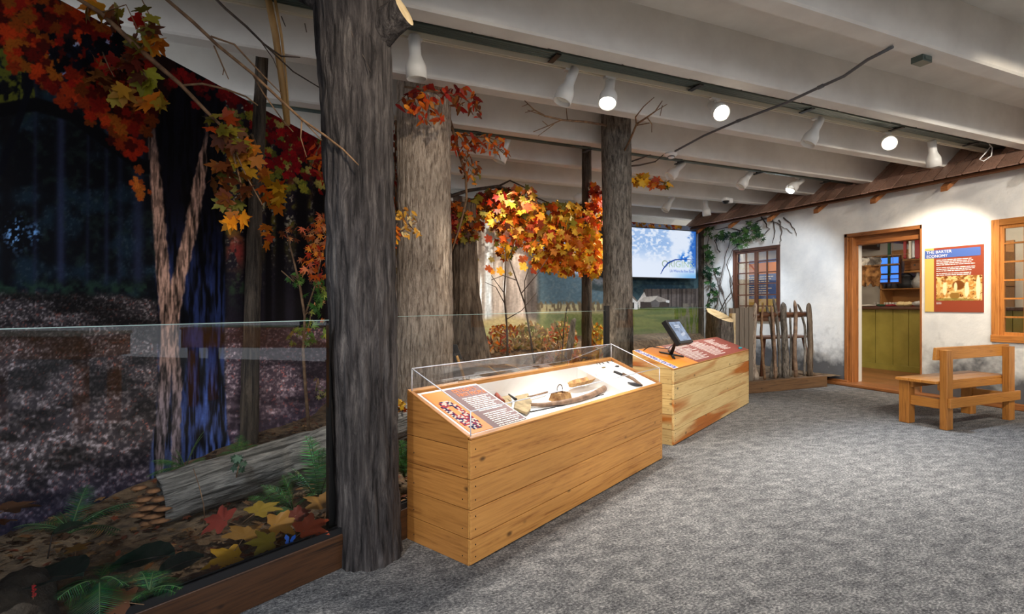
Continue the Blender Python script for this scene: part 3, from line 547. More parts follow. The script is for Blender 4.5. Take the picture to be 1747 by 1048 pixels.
# big dark trunk in front, with its sawn stub
bt=empty('tree_trunk','thick dark grey tree trunk with a sawn side stub, nearest the camera','tree',onZ(627,985,0)); 
trunk('trunk','',[(629,985,2.37,118),(627,940,2.37,112),(624,800,2.37,108),(619,500,2.37,112),(612,250,2.37,118),(605,20,2.37,126),(602,-60,2.37,134)],'bark_grey',amp=.016,freq=34,seed=3,parent=bt,ztop=3.10,lump=.012)
def limb(mb,pts,n=14,amp=0,m=0,c=None):
    P=[at(x,y,D) for x,y,D,_ in pts]; R=[w_/2*D/F for *_,D,w_ in pts]
    mb.tube(P,R,n,m,c)
mb=MB(); limb(mb,[(625,75,2.36,60),(645,55,2.34,58),(664,38,2.32,52),(680,26,2.3,50),(690,19,2.29,50)]); mb.m[-1]=1; rebase(mb.build('sawn_stub',['bark_grey','cut_wood'],None),bt.location).location=(0,0,0)
def adopt(o,par):
    """world-space mesh -> child of par (unrotated parent)"""
    o.data.transform(Matrix.Translation(-Vector(par.location)))
    o.location=(0,0,0); o.parent=par; return o
for o in S.collection.objects:
    if o.name.startswith('sawn_stub'): o.parent=bt
mb=MB(); limb(mb,[(575,45,2.36,38),(555,20,2.34,30),(535,2,2.32,24),(505,-12,2.3,20)]); adopt(mb.build('side_limb','bark_grey'),bt)
mb=MB(); limb(mb,[(572,0,2.22,2.6),(592,38,2.22,2.4),(606,70,2.22,2.2),(622,100,2.22,1.8),(632,122,2.22,1.4)],6); adopt(mb.build('dry_vine','vine'),bt)
trunk('tree_trunk','broad pale tan tree trunk just right of the dark front trunk',[(722,720,4.2,110),(724,640,4.2,100),(724,500,4.2,95),(724,300,4.2,90),(724,150,4.2,92)],'bark_tan',amp=.012,freq=70,seed=8,ztop=3.10)
trunk('tree_trunk','stout brown trunk with a flared root foot behind the pale tan trunk',[(800,655,5.3,110),(799,625,5.3,84),(796,560,5.3,60),(793,480,5.3,46),(791,385,5.3,42),(791,350,5.3,40)],'bark_brown',amp=.014,freq=40,seed=12,flare=.15)
trunk('tree_trunk','slender straight brown trunk left of the mottled trunk above the back of the case',[(1001,640,6.0,18),(1001,440,6.0,17),(1001,250,6.0,16)],'bark_dark',amp=.005,freq=16,seed=15,ztop=3.10,n=48,lump=.004)
trunk('tree_trunk','medium mottled grey trunk with bare twigs at its top, behind the second case',[(1056,760,5.12,56),(1055,600,5.12,51),(1053,400,5.12,50),(1051,250,5.12,50),(1050,190,5.12,50)],'bark_mottled',amp=.006,freq=30,seed=21,ztop=3.10)
trunk('tree_trunk','slender leaning dark trunk in front of the printed woods on the left',[(425,775,3.62,30),(427,640,3.62,28),(434,400,3.66,24),(441,250,3.68,21),(447,90,3.7,20)],'bark_dark',amp=.006,freq=18,seed=27,n=60,lump=.004)
# ---------------------------------------------------------------- diorama ground
def gz(x,y):
    """ground height behind the barrier; rises towards the back right"""
    d=((x-.166)*-.464+(y-2.343)*.886); s=((x-.166)*.886+(y-2.343)*.464)
    z=.125+.02*math.sin(x*3.1)*math.cos(y*2.3)
    if s>1.2: z+= .42*min(1,max(0,(s-1.2)/1.0))*min(1,max(0,(d-1.15)/.35))
    z+=.05*min(1,max(0,d-.9))*min(1,max(0,(s+.5)))
    return z
A0=Vector((.166,2.343)); E1=Vector((.886,.464)).normalized()
B0=A0-E1*2.2; B1=A0; K1=Vector((2.66,4.02)); K2=Vector((5.30,5.02)); 
bar=[B0,B1,K1,K2]
nu,nv=170,80; P=np.zeros((nu,nv,3))
# strip between barrier polyline and mural path
def poly_at(pl,t):
    L_=[0]; 
    for a,b in zip(pl,pl[1:]): L_.append(L_[-1]+(Vector(b)-Vector(a)).length)
    d_=t*L_[-1]
    for i in range(len(pl)-1):
        if d_<=L_[i+1]+1e-9: f=(d_-L_[i])/(L_[i+1]-L_[i]); return Vector(pl[i]).lerp(Vector(pl[i+1]),f)
mp_=[Vector(p) for p in PATH[::10]]+[Vector(PATH[-1])]
bar2=bar+[Vector((5.4,4.96)),Vector((7.19,4.96))]
R_=np.random.default_rng(5)
for i in range(nu):
    a=poly_at(bar2,i/(nu-1)); b=poly_at(mp_,i/(nu-1))
    for j in range(nv):
        p=a.lerp(b,j/(nv-1)); P[i,j]=(p.x,p.y,gz(p.x,p.y)+.018*(mnoise.noise(Vector((p.x*9,p.y*9,1)))))
go=gridmesh('forest_floor',P,'soil'); struct(go)
# low plank retaining wall seen through the vitrine
rw=empty('plank_edging','low grey weathered plank wall holding the raised leaf bank behind the case','wall',onZ(860,660,.12))
a=at(765,628,4.75); b=at(1015,628,4.95); dv=(b-a); dv.z=0; ln=dv.length; dv.normalize(); nb=Vector((dv.y,-dv.x,0)); mb=MB(); x=0; rr=random.Random(4); zt=a.z
while x<ln:
    wd=rr.uniform(.07,.10); mb.obox(Vector((a.x,a.y,.1))+dv*x,dv*(wd-.004),nb*-.02,Vector((0,0,zt-.1+rr.uniform(-.012,.006)))); x+=wd
adopt(mb.build('upright_planks','plank_grey'),rw)
mb=MB(); mb.obox(Vector((a.x,a.y,zt-.06))+nb*.02,dv*ln,nb*-.02,Vector((0,0,.045))); mb.obox(Vector((a.x,a.y,.38))+nb*.02,dv*ln,nb*-.02,Vector((0,0,.04))); adopt(mb.build('cross_rail','plank_grey'),rw)
# hoe leaning by the pale trunk
h0=at(772,588,4.3); h1=at(781,612,4.3); h2=at(806,690,4.25); r=empty('long_handled_tool','dark bladed tool with a wooden handle leaning beside the pale tan trunk','tool',h2)
mb=MB(); mb.tube([h1-(h1-h0)*.2,h1,h2],[.011,.012,.013],8); adopt(mb.build('handle','cane'),r)
mb=MB(); ax=(h1-h0); mb.obox(h0-RGT*.01,ax*1.05,RGT*.045,FWD*.02); mb.obox(h0-RGT*.035,ax*1.6,RGT*.02,FWD*.03); adopt(mb.build('blade','iron'),r)
# ---------------------------------------------------------------- log, fungi, rock
a=at(277,852,2.50); b=at(565,762,3.05); c2=a+(b-a)*1.9; dirv=(b-a).normalized()
def logmesh(name,a,b,r0,r1,mat,n=90,amp=.012,freq=30,seed=2,jag=.02):
    a=Vector(a); b=Vector(b); t=(b-a); Ln=t.length; t.normalize(); u=t.cross(UP).normalized(); w_=u.cross(t)
    S_=np.arange(0,Ln,.014); th=np.linspace(0,2*np.pi,n,endpoint=False); T_,SS=np.meshgrid(th,S_,indexing='ij'); uu=T_/(2*np.pi)
    warp=(vn(uu*6,SS*3,seed+4,6)-.5); rid=np.abs(vn((uu*freq+warp)%freq,SS*6,seed,freq)-.5)*2; fine=vn(uu*freq*2,SS*22,seed+1,freq*2)
    R=r0+(r1-r0)*SS/Ln+amp*(rid-.5)+amp*.4*fine; end=vn(uu*14,SS*0,seed+9,14)*jag*np.exp(-SS/.02)
    pos=np.array(a)[None,None]+(SS-end)[...,None]*np.array(t)+(R*np.cos(T_))[...,None]*np.array(u)+(R*np.sin(T_))[...,None]*np.array(w_)
    cen=np.broadcast_to(np.array(a+t*.03)[None,None],(n,1,3)); cen2=np.broadcast_to(np.array(b)[None,None],(n,1,3)); pos=np.concatenate([cen,pos,cen2],1)-np.array(a)
    o=gridmesh(name,pos,mat,closed=True); qt=t.to_track_quat('Z','Y'); o.data.transform(qt.inverted().to_matrix().to_4x4()); o.location=a; o.rotation_euler=qt.to_euler(); return o
lg=logmesh('fallen_log',a,c2,.118,.125,'bark_log',amp=.014); tag(lg,'fallen grey log with rough bark lying among ferns behind the glass','log')
fr=empty('shelf_fungus','stack of brown shelf fungus brackets on the broken end of the fallen log','fungus',at(265,880,2.46)); rr=random.Random(8)
for i,(x,y,s) in enumerate([(237,833,.032),(262,838,.03),(248,852,.04),(272,852,.036),(256,866,.046),(278,868,.04),(262,880,.05),(240,878,.04),(274,888,.045),(255,892,.04),(234,862,.034)]):
    mb=MB(); o=at(x,y,2.44-.02*rr.random()); vs=[]; n=14
    for k in range(n): a_=math.pi*2*k/n; rad=s*(1+.18*rr.random()); vs.append((rad*math.cos(a_),rad*.8*math.sin(a_),0))
    top=[(v[0]*.7,v[1]*.7,.010) for v in vs]; bot=[(v[0]*.6,v[1]*.6,-.008) for v in vs]
    mb.add(bot+vs+top,[tuple(range(n))[::-1],tuple(range(2*n,3*n))]+[(k,(k+1)%n,n+(k+1)%n,n+k) for k in range(n)]+[(n+k,n+(k+1)%n,2*n+(k+1)%n,2*n+k) for k in range(n)],sm=True)
    ob=mb.build('bracket','fungus',fr,loc=o-Vector(fr.location))
def rock(name,label,px,py,D,sx,sy,sz,mat,seed):
    p=at(px,py,D); n,m=36,20; P=np.zeros((n,m,3))
    for i in range(n):
        for j in range(m):
            a_=2*math.pi*i/n; b_=math.pi*j/(m-1); q=Vector((math.cos(a_)*math.sin(b_),math.sin(a_)*math.sin(b_),math.cos(b_))); k=1+.30*mnoise.noise(q*1.5+Vector((seed,0,0)))+.12*mnoise.noise(q*5+Vector((seed,3,0)))
            P[i,j]=(q.x*k*sx,q.y*k*sy,q.z*k*sz)
    o=gridmesh(name,P,mat,closed=True); o.location=p; tag(o,label,'rock')
rock('mossy_rock','lumpy dark mossy rock in the lower left corner behind the glass',14,1040,1.52,.12,.12,.09,'moss_rock',3)
# ---------------------------------------------------------------- leaves
def mapleshape():
    pts=[]; 
    # (angle deg from tip, radius)
    half=[(0,1.0),(9,.74),(17,.70),(24,.52),(34,.62),(42,.80),(52,.92),(58,.66),(66,.62),(76,.42),(88,.50),(100,.62),(112,.60),(124,.40),(150,.30),(170,.16)]
    for a,r in half: pts.append((a,r))
    for a,r in reversed(half[1:]): pts.append((-a,r))
    return pts
MS=mapleshape(); MS2=[(0,1.0),(14,.5),(20,.40),(36,.82),(44,.90),(54,.42),(66,.36),(84,.66),(92,.70),(104,.34),(130,.3),(165,.12)]; MS2=MS2+[(-a,r) for a,r in reversed(MS2[1:])]
ES=[(0,1.0),(8,.82),(18,.62),(35,.42),(65,.30),(110,.28),(150,.36),(180,.45)]; ES=ES+[(-a,r) for a,r in reversed(ES[1:-1])]
def leaf(mb,p,tip,nrm,size,col,shape=MS,curl=.18,m=0):
    tip=Vector(tip).normalized(); nrm=Vector(nrm); nrm=(nrm-tip*nrm.dot(tip)).normalized(); side=tip.cross(nrm); p=Vector(p); vs=[p]
    for a,r in shape:
        a_=math.radians(a); x=math.sin(a_)*r*size; y=math.cos(a_)*r*size; z=-curl*size*(r*r)*(.6+.4*abs(math.sin(a_)))+abs(x)*.18
        vs.append(p+side*x+tip*y+nrm*z)
    n=len(shape); fs=[(0,k+1,(k+1)%n+1) for k in range(n)]
    k=random.uniform(.8,1.15); c=[min(255,x*k) for x in col]
    b=len(mb.v); mb.v+=[tuple(v) for v in vs]
    for f in fs: mb.f.append([b+i for i in f]); mb.m.append(m); mb.c.append(c); mb.s.append(True)
RED=[(150,26,14),(186,52,20),(120,18,14),(200,74,24)]; ORG=[(214,110,26),(196,84,20),(228,140,40),(170,66,22)]; YEL=[(226,168,34),(232,186,64),(200,150,30),(214,120,26)]; OLV=[(126,116,36),(156,140,44),(100,96,36)]; BRN=[(112,58,24),(92,44,20),(130,76,30)]; GRN=[(58,98,38),(84,124,50),(110,140,60)]; TAN=[(206,168,112),(184,142,92),(160,120,76),(222,190,140),(176,160,96)]; PEACH=[(236,160,100),(226,130,80),(214,100,60)]
def scatter(mb,blobs,down=.6,shape=MS):
    """blobs: (px,py,rx,ry,D,dD,n,size_px,palette)"""
    for (px,py,rx,ry,D,dD,n,sp,pal) in blobs:
        for i in range(n):
            while True:
                a,b=random.uniform(-1,1),random.uniform(-1,1)
                if a*a+b*b<1: break
            d=D+random.uniform(-dD,dD); p=at(px+a*rx,py+b*ry,d)
            tip=Vector((random.uniform(-1,1),random.uniform(-1,1),random.uniform(-.6,.5)-down)); nr=-FWD+Vector((random.uniform(-.8,.8),random.uniform(-.8,.8),random.uniform(-.3,.9)))
            leaf(mb,p,tip,nr,sp*D/F*random.uniform(.42,.68),random.choice(pal),shape)
def foliage(name,label,cat,base,wood,blobs,shape=MS,woodmat='twig',group=None,leafmat='leaf',n=7,extra_twigs=0,down=.6):
    B=at(*base); r=empty(name,label,cat,B,group=group)
    mb=MB()
    for ch in wood: limb(mb,ch,n)
    for (px,py,rx,ry,D,dD,nn,sp,pal) in blobs:
        for _ in range(extra_twigs):
            a=random.uniform(0,6.28); q0=at(px-rx*.2,py-ry*.7,D); q1=at(px+rx*.9*math.cos(a),py+ry*.9*math.sin(a),D+random.uniform(-dD,dD)); mid=(q0+q1)/2+Vector((0,0,.02*random.uniform(-1,1)))
            mb.tube([q0,mid,q1],[.0035,.0028,.0012],5)
    if wood or extra_twigs: adopt(mb.build('branch',woodmat),r)
    if blobs: mb=MB(); scatter(mb,blobs,down,shape); adopt(mb.build('leaves',leafmat),r)
    return r
# upper left maple bough
foliage('maple_bough','long tan maple bough hanging diagonally at the upper left with large olive and orange leaves','branch',(180,30,2.55),
  [[(120,-10,2.4,6),(172,22,2.5,8),(240,86,2.6,9),(310,146,2.72,7),(350,188,2.8,6),(385,222,2.88,5),(398,262,2.92,4),(410,310,2.95,3),(412,345,2.95,2)],
   [(310,146,2.72,4),(345,143,2.75,4),(385,152,2.8,3.4),(420,165,2.86,3),(440,180,2.9,2)],[(385,222,2.88,3),(420,300,2.9,2.4),(448,350,2.92,2)],
   [(240,86,2.6,3),(262,40,2.62,2.5),(240,-5,2.62,2)],[(172,22,2.5,3),(215,8,2.5,2),(236,52,2.55,2)]],
  [(155,14,14,10,2.5,.05,3,48,[(176,120,24),(150,110,30),(190,110,24)]),(190,24,18,14,2.55,.06,7,43,BRN+OLV),(245,50,20,34,2.6,.08,12,40,OLV+RED[:1]+BRN),(270,74,16,14,2.6,.05,6,45,[(206,110,24),(176,140,34),(190,120,30)]),(238,75,12,14,2.6,.05,4,40,OLV),
   (248,135,18,16,2.62,.05,5,45,[(140,136,36),(160,150,40)]),(206,160,16,12,2.6,.05,4,45,[(170,120,28),(150,130,34)]),(262,170,20,14,2.62,.06,6,48,[(196,110,24),(180,130,30),(150,120,30)]),(180,110,26,30,2.62,.08,16,37,BRN+RED[:1]+[(90,20,14)]),(225,110,20,30,2.64,.08,12,35,BRN+[(90,24,14),(110,40,16)]),
   (372,210,24,18,2.86,.06,10,35,ORG[3:]+BRN+OLV),(395,240,26,20,2.9,.06,14,37,BRN+OLV+[(170,90,24)]),(376,295,20,22,2.9,.06,9,43,OLV+BRN),(420,270,20,30,2.92,.06,12,37,[(184,110,28),(150,90,26),(176,130,34)]),(400,330,26,22,2.92,.06,12,37,OLV+BRN),(404,375,18,12,2.92,.05,7,37,[(206,120,24),(214,140,30)])],extra_twigs=1)
foliage('maple_branch','short maple branch with bright orange yellow leaves just right of the slender leaning trunk','branch',(455,250,3.3),[[(430,230,3.4,4),(452,290,3.35,3),(458,340,3.32,2)]],[(460,320,18,18,3.32,.05,10,34,YEL+ORG),(468,345,16,10,3.32,.05,5,32,YEL),(455,400,10,16,3.32,.05,5,26,YEL[3:]+ORG),(450,300,8,14,3.32,.04,4,30,ORG)])
foliage('bare_branch','long bare grey branch crossing the upper left and ending on the dark front trunk','branch',(280,0,2.5),
  [[(262,-20,2.3,6),(330,38,2.35,6),(372,78,2.38,5.5),(430,125,2.4,5),(480,172,2.35,4.6),(515,204,2.3,4.4),(555,232,2.24,4),(585,255,2.2,3.4),(612,282,2.18,2)],
   [(360,62,2.38,3.6),(400,76,2.4,3.2),(450,130,2.42,2.4),(480,160,2.44,1.8)],[(365,78,2.38,2.6),(382,118,2.38,2),(380,128,2.38,1.5)],[(368,85,2.38,2.6),(390,135,2.38,1.6)],
   [(430,125,2.4,3),(450,160,2.4,2.4),(482,205,2.4,2),(500,225,2.4,1.6)],[(515,204,2.3,2.6),(513,235,2.3,2),(523,268,2.3,1.3)],[(515,204,2.3,2.4),(550,240,2.3,1.8)]],[],n=8)
foliage('bare_branch','thin bare twiggy branch descending from the top edge left of the dark trunk','branch',(370,-5,2.7),
  [[(350,-20,2.7,5),(385,15,2.7,4.6),(420,45,2.7,4.2),(450,75,2.7,3.6),(480,96,2.7,3),(512,98,2.7,1.6)],[(450,75,2.7,2.8),(500,122,2.7,2.4),(546,150,2.7,2)],[(440,64,2.7,2),(466,100,2.7,1.6),(474,120,2.7,1.2)],[(480,28,2.7,2),(487,45,2.7,1.4)],[(520,40,2.7,2),(523,55,2.7,1.4)]],[],woodmat='twig_dark')
mb=MB(); limb(mb,[(452,-30,2.9,13),(470,60,3.0,13),(480,130,3.05,12),(490,214,3.1,10)],6); 
limb(mb,[(464,-30,2.9,5),(480,60,3.0,5),(488,130,3.05,4),(494,212,3.1,3)],6); tag(rebase(mb.build('cane_pole','cane'),at(465,0,2.9)),'pale yellow split cane pole hanging down from the ceiling left of the dark trunk','pole')
# orange green sapling behind the glass
foliage('sapling','slim young maple sapling with small peach orange leaves turning green lower down','sapling',(527,735,3.2),
  [[(527,735,3.2,6),(521,660,3.22,5.6),(517,600,3.24,5),(520,540,3.25,4.5),(512,490,3.26,4),(500,440,3.28,3),(490,400,3.3,2)],[(520,540,3.25,3),(540,480,3.25,2.4),(552,420,3.25,2)],[(512,490,3.26,2.6),(480,462,3.26,2)]],
  [(545,400,16,38,3.22,.12,46,17,PEACH+ORG),(505,398,26,16,3.25,.1,20,16,ORG[:2]+BRN+PEACH),(536,450,24,34,3.22,.1,52,17,PEACH+ORG+RED[1:2]),(540,500,20,24,3.22,.1,36,17,GRN+[(150,160,60)]+PEACH[:1]),(500,478,20,12,3.24,.1,14,15,GRN),(535,560,24,34,3.22,.1,34,16,GRN+[(170,170,60)]+ORG[:1]),(508,575,18,16,3.24,.1,12,15,[(120,130,50),(150,120,50)]),(545,660,12,20,3.2,.06,9,14,[(150,140,80),(100,110,60)])],shape=MS2,extra_twigs=3)
foliage('beech_spray','spray of red pointed oval leaves at the left edge of the dark front trunk','branch',(556,235,3.4),[[(560,225,3.4,4),(545,250,3.4,3),(530,285,3.4,2)]],[(540,262,22,24,3.4,.08,34,20,RED+ORG[:2]),(548,300,12,30,3.4,.08,20,18,RED+BRN)],shape=ES)
foliage('beech_spray','spray of glossy red orange oval leaves across the top of the pale tan trunk','branch',(740,150,3.72),
  [[(690,148,3.72,4),(740,156,3.72,4),(790,166,3.72,3),(822,192,3.72,2)],[(700,155,3.72,3),(712,185,3.72,2),(735,215,3.72,1.6)],[(765,160,3.72,2.6),(790,180,3.72,2)]],
  [(700,175,30,20,3.70,.08,32,24,RED+ORG),(735,195,24,22,3.70,.08,26,22,ORG+RED[1:2]),(745,158,50,12,3.72,.08,40,21,RED),(795,172,24,22,3.72,.08,34,21,RED+ORG[:1]+BRN),(815,190,14,14,3.72,.06,8,19,RED[1:2]+BRN)],shape=ES,extra_twigs=2)
foliage('beech_spray','drooping spray of small orange leaves with a long bare twig right of the pale trunk','branch',(772,230,4.5),
  [[(768,205,4.5,5),(780,250,4.5,5),(795,300,4.5,4.6),(796,340,4.5,4),(785,385,4.5,3.4),(767,440,4.5,3)],[(772,228,4.5,3),(830,235,4.5,2.4),(868,270,4.5,1.6)],[(785,265,4.5,3),(812,290,4.5,2)]],
  [(790,245,28,18,4.45,.12,52,17,ORG+RED[1:2]+BRN[:1]),(835,245,26,18,4.45,.12,44,15,ORG+RED[3:]),(800,285,18,20,4.45,.1,34,15,ORG+BRN),(812,302,10,14,4.45,.08,10,15,ORG+OLV),(858,262,12,10,4.45,.06,9,14,ORG)],shape=ES,extra_twigs=3)
foliage('leaf_spray','small spray of cream and gold leaves poking out beside the dark front trunk','branch',(672,390,3.0),[[(665,420,3.0,4),(688,392,3.0,3),(712,378,3.0,2)]],[(690,368,18,14,3.0,.06,26,15,[(236,200,130),(214,160,60),(226,150,60)]),(700,392,18,14,3.0,.06,22,14,[(240,210,150),(220,160,60)]),(676,400,8,22,3.0,.06,20,14,ORG+YEL),(672,420,5,12,3.0,.04,8,12,ORG)],shape=ES,extra_twigs=2)
foliage('leaf_spray','dark red leaf spray in the gap between the dark trunk and the pale trunk','branch',(674,240,4.6),[[(676,200,4.6,4),(674,300,4.6,3),(676,360,4.6,2)]],[(672,255,10,50,4.6,.1,60,14,RED+BRN),(676,330,8,40,4.6,.1,30,13,BRN+RED[:1])],shape=ES)
# main canopy
AUT=RED[1:2]+ORG+YEL+YEL[:2]
foliage('maple_canopy','wide low maple canopy of gold orange and red leaves between the brown and mottled trunks','branch',(880,330,6.2),
  [[(768,335,5.6,6),(800,325,5.8,6),(850,318,6,6),(880,330,6.1,5),(930,350,6.1,4)],[(768,350,5.6,5),(830,345,5.8,5),(880,360,5.8,4),(925,400,5.8,3)],[(1030,345,6.1,4),(970,352,6.1,4),(910,362,6.1,3)],[(1028,362,6.0,4),(960,358,6.0,3),(900,330,6.0,2)],[(850,318,6,4),(870,308,6,3),(900,322,6,2)]],
  [(850,345,42,24,5.9,.3,159,18,RED+BRN+OLV+ORG),(800,368,34,26,5.8,.3,116,18,RED+ORG+OLV+BRN),(880,372,50,30,5.8,.35,217,18,AUT+BRN),(890,345,36,26,5.8,.3,87,19,OLV+YEL+PEACH),(945,375,40,30,5.9,.35,174,18,YEL+ORG+OLV),(990,375,38,30,6.0,.3,145,18,AUT+OLV),(1015,350,14,40,5.9,.2,78,18,RED+ORG),(930,405,50,26,5.8,.35,203,18,YEL+AUT+PEACH),(985,420,44,34,5.9,.35,246,18,YEL+YEL+ORG),(950,445,40,18,5.9,.3,130,18,YEL+YEL[:2]+ORG),(1010,430,20,42,5.8,.2,130,18,AUT+YEL),(865,420,22,20,5.7,.15,37,18,YEL+ORG+OLV),(795,385,26,26,5.1,.12,101,17,OLV+ORG+BRN),(776,375,12,36,5.1,.12,72,17,RED+ORG+BRN),(985,460,36,10,5.9,.2,58,16,YEL+ORG)],woodmat='twig_dark',extra_twigs=2)
foliage('maple_branch','few gold and orange maple leaves sticking out right of the mottled trunk','branch',(1080,300,5.2),[[(1070,312,5.2,3),(1100,305,5.2,2.6),(1135,312,5.2,2)]],[(1092,306,18,9,5.2,.08,22,20,YEL),(1122,312,12,9,5.2,.08,14,20,RED[3:]+ORG),(1138,314,8,6,5.2,.06,8,16,YEL+OLV)])
foliage('bare_branch','tangle of tan twigs reaching left from the top of the mottled trunk','branch',(1030,212,4.96),[[(1034,214,4.96,4),(1000,208,4.4,4),(960,205,4.05,3.4),(930,198,3.95,3),(912,188,3.95,2.4),(895,172,3.95,1.6)],[(960,204,4.05,2.4),(935,215,4.0,2),(910,225,4.0,1.4)],[(930,198,3.95,2),(900,188,3.95,1.4)],[(968,205,4.1,2),(966,185,4.05,1.2)],[(935,215,4.0,1.6),(925,206,4.0,1.2)],[(912,188,3.95,1.6),(896,192,3.95,1.1)],[(945,212,4.0,1.6),(918,232,4.0,1.0)],[(900,178,3.95,1.4),(890,182,3.95,1)]],[],n=6)
foliage('bare_branch','forked bare branch standing up right of the mottled trunk top','branch',(1066,256,4.97),[[(1066,256,4.97,4),(1076,236,4.75,4),(1086,212,4.4,3.6),(1104,200,4.2,3),(1118,190,4.15,2.4),(1130,172,4.1,1.6)],[(1086,212,4.4,3),(1084,200,4.25,2.6),(1098,182,4.15,2),(1116,166,4.1,1.4)],[(1104,200,4.2,2),(1112,212,4.2,1.6),(1112,226,4.2,1.2)],[(1118,190,4.15,1.6),(1138,178,4.15,1.2)],[(1086,214,4.4,2),(1108,210,4.25,1.4)],[(1130,180,4.12,1.4),(1126,198,4.12,1.2)]],[],n=6)
foliage('bare_branch','two thin bare twigs reaching right towards the smoke detector','branch',(1078,282,5.3),[[(1070,284,5.3,3),(1090,282,5.3,3),(1118,276,5.3,2.4),(1132,264,5.3,1.6)],[(1070,278,5.3,3),(1094,270,5.3,2.4),(1110,264,5.3,1.4)]],[],woodmat='twig_dark',n=6)
# undergrowth behind the first case
for lab,b,bl in (('low orange and russet shrub at the foot of the flared brown trunk',(860,640,6.0),[(850,590,24,26,6.0,.25,264,13,ORG+TAN+TAN),(860,565,26,12,6.1,.2,132,11,ORG+YEL)]),
  ('tawny dry shrub in the middle of the leaf bank behind the case',(905,640,6.2),[(905,580,34,30,6.2,.25,374,12,TAN+[(196,160,90),(176,150,70),(150,150,80)]),(890,610,20,10,6.1,.2,88,12,GRN+TAN)]),
  ('pale green and rust shrub nearer the slender trunk on the leaf bank',(960,630,6.3),[(955,580,30,32,6.3,.25,352,12,[(170,170,90),(200,150,70),(150,130,60)]+TAN+PEACH),(970,605,24,12,6.2,.2,110,12,PEACH+YEL)]),
  ('yellowish shrub between the slender trunk and the mottled trunk',(1022,620,6.2),[(1020,590,14,40,6.2,.2,264,12,YEL+[(176,170,80),(206,190,110)]),(985,612,18,12,6.1,.2,66,14,PEACH+YEL)])):
    foliage('shrub',lab,'shrub',b,[[(b[0],b[1],b[2],4),(b[0]-8,b[1]-40,b[2],2.6),(b[0]-14,b[1]-85,b[2],1.4)],[(b[0]+3,b[1],b[2],3),(b[0]+10,b[1]-50,b[2],2),(b[0]+8,b[1]-90,b[2],1.2)]],bl,shape=ES,extra_twigs=5)
for lab,ch in (('tall thin bare sapling rising in front of the pale printed woods, left one',[[(866,625,5.5,4),(865,560,5.5,3.6),(860,500,5.5,3),(862,470,5.5,2.4),(862,430,5.5,1.6)],[(862,520,5.5,2),(846,490,5.5,1.6),(828,482,5.5,1.1)],[(864,545,5.5,2),(890,530,5.5,1.6),(915,500,5.5,1.1)],[(860,500,5.5,1.8),(838,470,5.5,1.1)]]),
  ('taller curved bare sapling with crossing twigs, right one behind the case',[[(912,620,5.4,3.6),(904,570,5.4,3.2),(896,520,5.4,2.8),(882,480,5.4,2.4),(868,440,5.4,2)],[(896,520,5.4,2),(895,480,5.4,1.6),(905,450,5.4,1.2)],[(890,500,5.4,2),(915,470,5.4,1.6),(935,440,5.4,1.2)],[(880,478,5.4,2),(858,470,5.4,1.5),(838,478,5.4,1.1)],[(868,440,5.4,1.8),(880,410,5.4,1.4)]]),
  ('sparse bare stem by the slender trunk above the yellow shrub',[[(958,620,5.6,2.6),(962,560,5.6,2),(968,520,5.6,1.4)],[(960,580,5.6,1.6),(948,550,5.6,1.1)]])):
    foliage('bare_sapling',lab,'sapling',(ch[0][0][0],ch[0][0][1],ch[0][0][2]),ch,[],woodmat='twig_dark',n=6)
mb=MB(); limb(mb,[(968,615,5.6,12),(974,580,5.6,12),(978,548,5.6,9),(982,544,5.6,4)],10); tag(rebase(mb.build('broken_stump','bark_mottled'),at(968,615,5.6)),'thin broken grey stump leaning beside the slender trunk behind the case','stump')
# dry stalks over the plank edging
for lab,pts in (('pale dry stalk lying bent across the plank edging, left one',[(833,625,4.5,2.4),(851,638,4.5,2.4),(852,634,4.5,2),(872,636,4.5,1.6)]),('pale dry stalk lying across the plank edging, right one',[(862,622,4.5,2.4),(880,626,4.5,2),(898,640,4.5,1.6)])):
    mb=MB(); limb(mb,pts,6); tag(rebase(mb.build('dry_stalk','cane'),at(*pts[0][:3])),lab,'twig')
# ---------------------------------------------------------------- ferns and floor leaves
def fern(label,px,py,D,fronds,pal,size=1.0,light=False):
    B=at(px,py,D); r=empty('fern',label,'fern',B); mb=MB(); st=MB()
    fronds=list(fronds)+[(x_+random.uniform(-14,14),y_+random.uniform(-10,10),d_+random.uniform(-.06,.06),w2*.9) for x_,y_,d_,w2 in fronds]
    for (ex,ey,eD,wd) in fronds:
        e=at(ex,ey,eD); mid=(B+e)/2+Vector((0,0,.25*(e-B).length)); N_=22; pts=[B.lerp(mid,t).lerp(mid.lerp(e,t),t) for t in [i/N_ for i in range(N_+1)]]
        st.tube(pts,[.003*(1-.7*i/N_) for i in range(N_+1)],5)
        for i in range(2,N_+1):
            t=i/N_; tg=(pts[i]-pts[i-1]).normalized(); sd=tg.cross(UP); sd=sd.normalized() if sd.length>.05 else RGT.copy(); l=1.7*wd*math.sin(math.pi*min(1,(1-t)*1.05+.02))**.8*(.5+.5*(1-t))*1.5+.004; nn_=sd.cross(tg)
            for s in (-1,1):
                d=(sd*s+tg*.45-UP*.15).normalized(); p=pts[i]; ww=(pts[i]-pts[i-1]).length*.33; cc=[x*random.uniform(.75,1.15) for x in random.choice(pal)]
                K=5; vs=[p-tg*ww,p+tg*ww]; 
                for k in range(1,K): 
                    f=k/K; q=p+d*l*f; wk=ww*(1-f)*(1.05 if k%2 else .7); vs+=[q-tg*wk,q+tg*wk]
                vs.append(p+d*l)
                fs=[(2*k,2*k+1,2*k+3,2*k+2) for k in range(K-1)]+[(2*K-2,2*K-1,2*K)]
                mb.add(vs,fs,0,cc,True)
    adopt(st.build('stems','fern_stem'),r) ; adopt(mb.build('fronds','leaf'),r); return r
